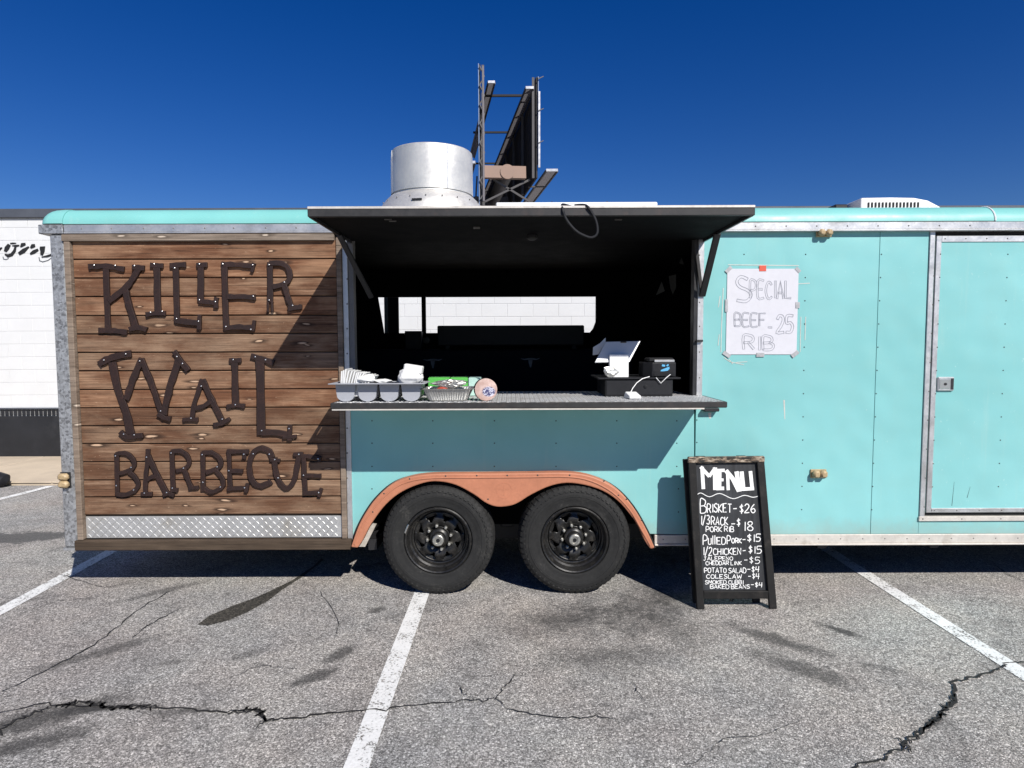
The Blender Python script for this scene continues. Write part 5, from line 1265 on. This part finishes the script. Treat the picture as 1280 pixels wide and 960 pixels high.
# --- cash drawer
cy_ = -0.10; cx0_, cx1_ = U(756.5, 485, cy_)[0], U(841, 485, cy_)[0]; cz1_ = U(800, 474, cy_)[1]
CD = thing('cash_drawer', 'black steel cash drawer on the right of the counter', 'cash drawer', ((cx0_+cx1_)/2, cy_+0.2, ZS))
mb = MB(); mb.box((cx0_, cy_, ZS), (cx1_, cy_+0.40, cz1_-0.001), 0.003); mb.build('body', M['pos_black'], CD)
lx0, lx1 = U(746, 471, cy_+0.05)[0], U(848, 471, cy_+0.05)[0]
mb = MB(); mb.box((lx0, cy_-0.012, cz1_), (lx1, cy_+0.42, cz1_+0.012), 0.003); mb.build('top_tray', M['pos_dark'], CD)
mb = MB(); mb.box((cx0_+0.008, cy_-0.004, ZS+0.010), (cx1_-0.008, cy_-0.0005, cz1_-0.010), 0.001); mb.build('drawer_front', M['pos_dark'], CD)
mb = MB(); mb.lathe([(0.012, 0), (0.012, -0.006), (0.006, -0.007), (0.001, -0.007)], (cx0_+0.27, cy_-0.004, (ZS+cz1_)/2+0.01), 'y', 14); mb.build('lock', M['pos_black'], CD)
zt0 = cz1_+0.0125
# --- tablet till
PT = thing('tablet_till', 'white tablet till on a white stand, its silver back towards the street', 'tablet', (U(774, 465, cy_+0.12)[0], cy_+0.12, zt0))
x0_, z0_ = U(762, 468, cy_); x1_, z1_ = U(786, 443, cy_)
mb = MB(); pr = [(cy_+0.0, zt0), (cy_+0.005, z1_), (cy_+0.02, z1_+0.004), (cy_+0.07, zt0+0.05), (cy_+0.11, zt0)]
mb.prism(pr, lambda u, v: (x0_, u, v), lambda u, v: (x1_, u, v)); mb.build('stand', M['white'], PT, bevel=0.004)
c4 = [on_y(743.5, 453, cy_+0.005), on_y(787, 452.5, cy_+0.035), on_y(801, 426, cy_+0.10), on_y(757, 427, cy_+0.07)]
nrm = (c4[1]-c4[0]).cross(c4[3]-c4[0]).normalized()
if nrm.y > 0: nrm = -nrm
mb = MB(); vs = [tuple(p) for p in c4] + [tuple(p-nrm*0.012) for p in c4]
mb.add(vs, [(0, 1, 2, 3), (7, 6, 5, 4), (0, 4, 5, 1), (1, 5, 6, 2), (2, 6, 7, 3), (3, 7, 4, 0)]); tb_ = mb.build('tablet', M['silver'], PT, bevel=0.004)
mb = MB(); pm = c4[3].lerp(c4[2], 0.5); mb.box((pm.x-0.02, pm.y-0.012, pm.z-0.01), (pm.x+0.02, pm.y+0.006, pm.z+0.002), 0.002); mb.build('camera_bump', M['pos_dark'], tb_)
mb = MB(); mb.wallprism([U(741, 444, 0.06), U(741.5, 434, 0.06), U(750, 429, 0.06), U(757, 422, 0.06), U(757, 428, 0.06), U(748, 443, 0.06)], 0.06, 0.063)
nt_ = tag(mb.build('paper_slip', M['napkin']), 'white paper slip sticking out behind the tablet', 'paper')
x_, z_ = U(766, 463, cy_+0.02); crumple('plastic_wrap', (U(764, 464, cy_-0.04)[0], cy_-0.002, zt0+0.034), (0.068, 0.02, 0.05), 12, M['foil'], 'crumpled silvery wrap on the cash drawer before the tablet stand', 'wrap', 3, 0.5)
# --- receipt printer
py_ = cy_+0.02; px0_, px1_ = U(815.5, 460, py_)[0], U(845, 460, py_)[0]; pz1_ = U(830, 453, py_)[1]; pxl = px0_-0.055
RP = thing('receipt_printer', 'black receipt printer with blue label on the cash drawer', 'printer', ((px0_+px1_)/2, py_+0.08, zt0))
mb = MB(); mb.prism([(px0_, py_), (px1_, py_), (px1_, py_+0.19), (pxl, py_+0.19), (pxl, py_+0.06)], lambda u, v: (u, v, zt0), lambda u, v: (u, v, pz1_)); mb.build('housing', M['pos_dark'], RP, bevel=0.006)
mb = MB(); mb.box((px0_-0.02, py_+0.03, pz1_+0.0005), (px1_-0.006, py_+0.17, pz1_+0.03), 0.008); lid = mb.build('lid', M['pos_black'], RP)
mb = MB(); mb.box((px0_+0.015, py_+0.006, pz1_+0.001), (px1_-0.008, py_+0.029, pz1_+0.018), 0.003); mb.build('paper_slot', M['alu'], RP)
f0 = wall_map(800, 440, 9.6, py_, 0.003); f1 = wall_map(800, 440, 9.6, py_, -0.001)
mb = MB(); mb.add([f0(*p) for p in ((250, 215), (350, 175), (355, 200), (330, 225), (245, 235))] , [(0, 1, 2, 3, 4)]); mb.stroke([(262, 160), (300, 165)], 24, f0, f1); mb.stroke([(318, 168), (342, 150)], 18, f0, f1); mb.build('blue_label', M['label_blue'], RP)
mb = MB(); mb.box((px0_+0.01, py_-0.004, zt0+0.006), (px1_-0.02, py_+0.0, zt0+0.04), 0.002); mb.build('feed_recess', M['pos_black'], RP)
mb = MB(); w0 = [on_y(820, 472, cy_-0.014), on_y(826, 479, cy_-0.016), on_y(833, 472, cy_-0.014), on_y(838, 468, cy_-0.006)]; mb.tube(w0, 0.0028, 6); tag(mb.build('printer_cord', M['cord_white']), 'short white cord drooping below the printer', 'cord')
# --- card reader
ry_ = -0.30; rz0 = ZS; rx0_, rx1_ = U(783, 499, ry_)[0], U(802, 499, ry_)[0]
CR = thing('card_reader', 'small white card reader wedge near the counter edge', 'card reader', ((rx0_+rx1_)/2, ry_, ZS))
mb = MB(); zt_ = U(790, 489.5, ry_+0.06)[1]; xs0 = (rx0_+rx1_)/2
v8 = [(rx0_+0.02, ry_, ZS), (rx1_, ry_, ZS), (rx1_-0.01, ry_+0.09, ZS), (rx0_-0.005, ry_+0.09, ZS), (rx0_+0.02, ry_, ZS+0.018), (rx1_, ry_, ZS+0.018), (rx1_-0.02, ry_+0.08, zt_), (rx0_+0.005, ry_+0.08, zt_)]
mb.add(v8, [(0, 3, 2, 1), (4, 5, 6, 7), (0, 1, 5, 4), (1, 2, 6, 5), (2, 3, 7, 6), (3, 0, 4, 7)]); mb.build('body', M['white'], CR, bevel=0.006)
mb = MB(); w0 = [Vector((xs0-0.01, ry_+0.078, zt_-0.012)), on_y(791, 485, -0.2), on_y(796, 478.5, -0.13), on_y(803, 473.3, -0.118), Vector((U(812, 471, cy_)[0], cy_+0.0, cz1_+0.017))]
mb.tube(smooth_path([tuple(p) for p in w0], 4) if False else w0, 0.003, 6); mb.build('cable', M['cord_white'], CR, smooth=True)
# --- cable thrown over the awning
yc = -AD-0.018
cp = [(714, 258.5, -AD+0.06), (703, 257, -AD+0.01), (703.5, 262, yc), (706, 270, yc), (712, 280, yc), (722, 290, yc), (736, 296.5, yc), (744, 295, yc), (747, 288, yc), (745, 276, yc), (740, 266, yc), (734, 258, yc), (728, 256.3, -AD+0.02), (718, 257.5, -AD+0.03)]
pts = [on_y(a, b, c) for a, b, c in cp]
for p, (a, b, c) in zip(pts, cp):
    if c > yc + 0.01: p.z = max(p.z, az+0.036)
def sm3(P, k=4):
    out = []
    for i in range(len(P)-1):
        p0, p1, p2, p3 = P[max(i-1, 0)], P[i], P[i+1], P[min(i+2, len(P)-1)]
        for j in range(k):
            t = j/k; out.append(0.5*((2*p1)+(-p0+p2)*t+(2*p0-5*p1+4*p2-p3)*t*t+(-p0+3*p1-3*p2+p3)*t*t*t))
    return out+[P[-1]]
mb = MB(); mb.tube(sm3(pts), 0.007, 8); tag(mb.build('power_cable', M['pos_dark'], smooth=True), 'black cable looped over the front edge of the raised awning flap', 'cable')

# ================================================================== BILLBOARD
BY = 19.7
bd = Vector((-0.140, 1, 0)).normalized(); br = Vector((bd.y, -bd.x, 0))
def bb(px, py, u=0.0, Y=BY):
    p = on_y(px, py, Y); return p + bd*u
LEN = 21.6
ld = Vector((-0.052, 1, 0)).normalized()
BBD = thing('billboard', 'dark steel roadside billboard seen end-on above the trailer roof', 'billboard', (on_y(635, 230, BY+7).x, BY+7, 0))
def slab(name, p_top, p_bot, u0, u1, th, m_, side=1, dv_=None):
    dv_ = dv_ or (bd if side > 0 else ld)
    a, b = p_top+dv_*u0, p_top+dv_*u1; c, d = p_bot+dv_*u1, p_bot+dv_*u0; o = br*th*side
    mb = MB(); vs = [tuple(v) for v in (a, b, c, d, a+o, b+o, c+o, d+o)]
    mb.add(vs, [(0, 1, 2, 3), (7, 6, 5, 4), (0, 4, 5, 1), (1, 5, 6, 2), (2, 6, 7, 3), (3, 7, 4, 0)]); return mb.build(name, M[m_], BBD)
rt, rb = bb(670, 96), bb(670, 222); rb = Vector((rt.x, rt.y, rb.z))
lt, lb_ = bb(600.5, 80), bb(600.5, 262); lb_ = Vector((lt.x, lt.y, lb_.z))
npan = 18; pl_ = LEN/npan
for i in range(npan):
    slab('back_panel', rt, rb, i*pl_+0.02, (i+1)*pl_-0.02, 0.06, 'bb_dark', 1)
    slab('back_panel', lt, lb_, i*pl_+0.02, (i+1)*pl_-0.02, 0.05, 'bb_dark', -1)
slab('advert_face', rt+br*0.065, rb+br*0.065+Vector((0, 0, 0.5)), -0.05, LEN, 0.03, 'bb_face', 1)
slab('advert_face', lt-br*0.055, lb_-br*0.055, -0.05, LEN, 0.03, 'bb_face', -1)
for i in range(9):      # vertical stringers on the inside
    u = 0.1+i*2.6
    for p0, p1, s in ((rt, rb, -1), (lt, lb_, 1)):
        mb = MB(); dd = bd if s < 0 else ld; a, b = p0+dd*u+br*s*0.09, p1+dd*u+br*s*0.09; mb.bar(a, b, 0.09, 0.09, (0, 1, 0)); mb.build('stringer', M['bb_steel'], BBD)
mb = MB(); a, b = bb(603.5, 84)+bd*-0.1, bb(603.5, 252)+bd*-0.1; b.x, b.y = a.x, a.y; mb.bar(a, b, 0.07, 0.07, (0, 1, 0)); mb.build('edge_post', M['bb_grate'], BBD)
a = rt+br*0.11+bd*-0.06
mb = MB(); mb.bar(a-Vector((0, 0, 0.55)), a-Vector((0, 0, 3.3)), 0.07, 0.07, (0, 1, 0)); mb.build('edge_post', M['alu'], BBD)
for py in (100, 140, 180):
    p = bb(672, py); mb = MB(); mb.bar(p+br*0.0+bd*-0.1, p+br*0.2+bd*-0.1+Vector((0, 0, 0.1)), 0.03, 0.03); mb.build('clip', M['bb_steel'], BBD)
mb = MB(); p = rt; mb.add([tuple(p+Vector((0, 0, 0))), tuple(p+bd*0.0-br*0.32), tuple(p+Vector((0, 0, -0.9))), tuple(p+br*0.02+bd*0.04), tuple(p-br*0.30+bd*0.04), tuple(p+Vector((0, 0, -0.9))+bd*0.04)], [(0, 1, 2), (5, 4, 3), (0, 3, 4, 1), (1, 4, 5, 2), (2, 5, 3, 0)])
def walk(name, pl, pr, L, u0=0.0):
    a, b = bb(*pl)+bd*u0, bb(*pr)+bd*u0; b.z = a.z; mb = MB(); th = Vector((0, 0, 0.03))
    k = 0.0
    while k < L: mb.bar(a+bd*k, b+bd*k, 0.05, 0.03); k += 0.085
    o = mb.build('catwalk', M['bb_grate'], BBD, normals=False)
    mb = MB()
    for p in (a, b): mb.bar(p+Vector((0, 0, -0.02)), p+bd*L+Vector((0, 0, -0.02)), 0.05, 0.08)
    mb.build('catwalk_rail', M['bb_steel'], o)
    mb = MB(); mb.bar(a-bd*0.03, b-bd*0.03, 0.05, 0.09); mb.build('catwalk_end', M['alu'], o)
walk('catwalk', (610, 103), (618.5, 103), 9.5); walk('catwalk', (657, 110), (667, 110), LEN)
walk('catwalk', (682.5, 213), (697, 213), LEN); walk('catwalk', (588, 203), (594, 203), LEN)
for u in (1.2, 5.5, 10.5):
    a, b = bb(606, 104)+bd*u, bb(666, 104)+bd*u; b.z = a.z; mb = MB(); mb.bar(a, b, 0.08, 0.08); mb.build('cross_pipe', M['bb_dark'], BBD)
a, b = bb(668, 222)+bd*1.4, bb(692, 222)+bd*1.4; b.z = a.z; mb = MB(); mb.bar(a, b, 0.06, 0.05); mb.build('walk_bracket', M['bb_steel'], BBD)
# tan cross beam and torsion pipe
p0, p1 = bb(605, 205), bb(657, 222)
zc_ = (p0.z+p1.z)/2; hh = abs(p0.z-p1.z)/2
a = Vector((p0.x, p0.y, zc_-0.05)); b = Vector((p1.x, p1.y+0.25, zc_-0.02)); mb = MB(); mb.bar(a, b, 0.25, 0.44); mb.build('cross_beam', M['bb_tan'], BBD)
pc_ = a.lerp(b, 0.55)
mb = MB(); mb.tube([pc_-bd*0.16, pc_+bd*LEN], 0.26, 20); mb.build('torsion_pipe', M['bb_steel'], BBD); mb = MB(); mb.tube([pc_-bd*0.17, pc_-bd*0.02], 0.27, 20); mb.build('pipe_flange', M['bb_tan'], BBD)
for u in (5.0, 10.0):
    mb = MB(); mb.bar(a+bd*u, b+bd*u, 0.25, 0.44); mb.build('cross_beam', M['bb_steel'], BBD)
pm = pc_+bd*7.2; mb = MB(); mb.tube([(pm.x, pm.y, -0.1), (pm.x, pm.y, pm.z-0.2)], 0.5, 24); mb.build('column', M['bb_tan'], BBD)
for k, (pa, pb) in enumerate((((603, 196), (603, 252)), ((598, 215), (596, 252)))):
    a, b = bb(*pa)+bd*0.6*k, bb(*pb)+bd*0.6*k; mb = MB(); mb.bar(a, b, 0.06, 0.06, (0, 1, 0)); mb.build('ladder_rail', M['bb_steel'], BBD)

a0, a1 = bb(599, 84)+bd*-0.12, bb(599, 250)+bd*-0.12; a1.x, a1.y = a0.x, a0.y
b0, b1 = bb(605, 84)+bd*-0.05, bb(605, 250)+bd*-0.05; b1.x, b1.y = b0.x, b0.y
for k in range(14):
    p, q = a0.lerp(a1, k/14), b0.lerp(b1, (k+1)/14)
    if k % 2: p, q = b0.lerp(b1, k/14), a0.lerp(a1, (k+1)/14)
    mb = MB(); mb.bar(p, q, 0.035, 0.035); mb.build('lattice_brace', M['bb_steel'], BBD)
for u in (0.3, 4.0, 8.0):
    p, q = bb(607, 215)+bd*u, bb(664, 250)+bd*u; mb = MB(); mb.bar(p, q, 0.07, 0.07); mb.build('lattice_brace', M['bb_steel'], BBD)
    p, q = bb(607, 250)+bd*u, bb(664, 222)+bd*u; mb = MB(); mb.bar(p, q, 0.07, 0.07); mb.build('lattice_brace', M['bb_steel'], BBD)
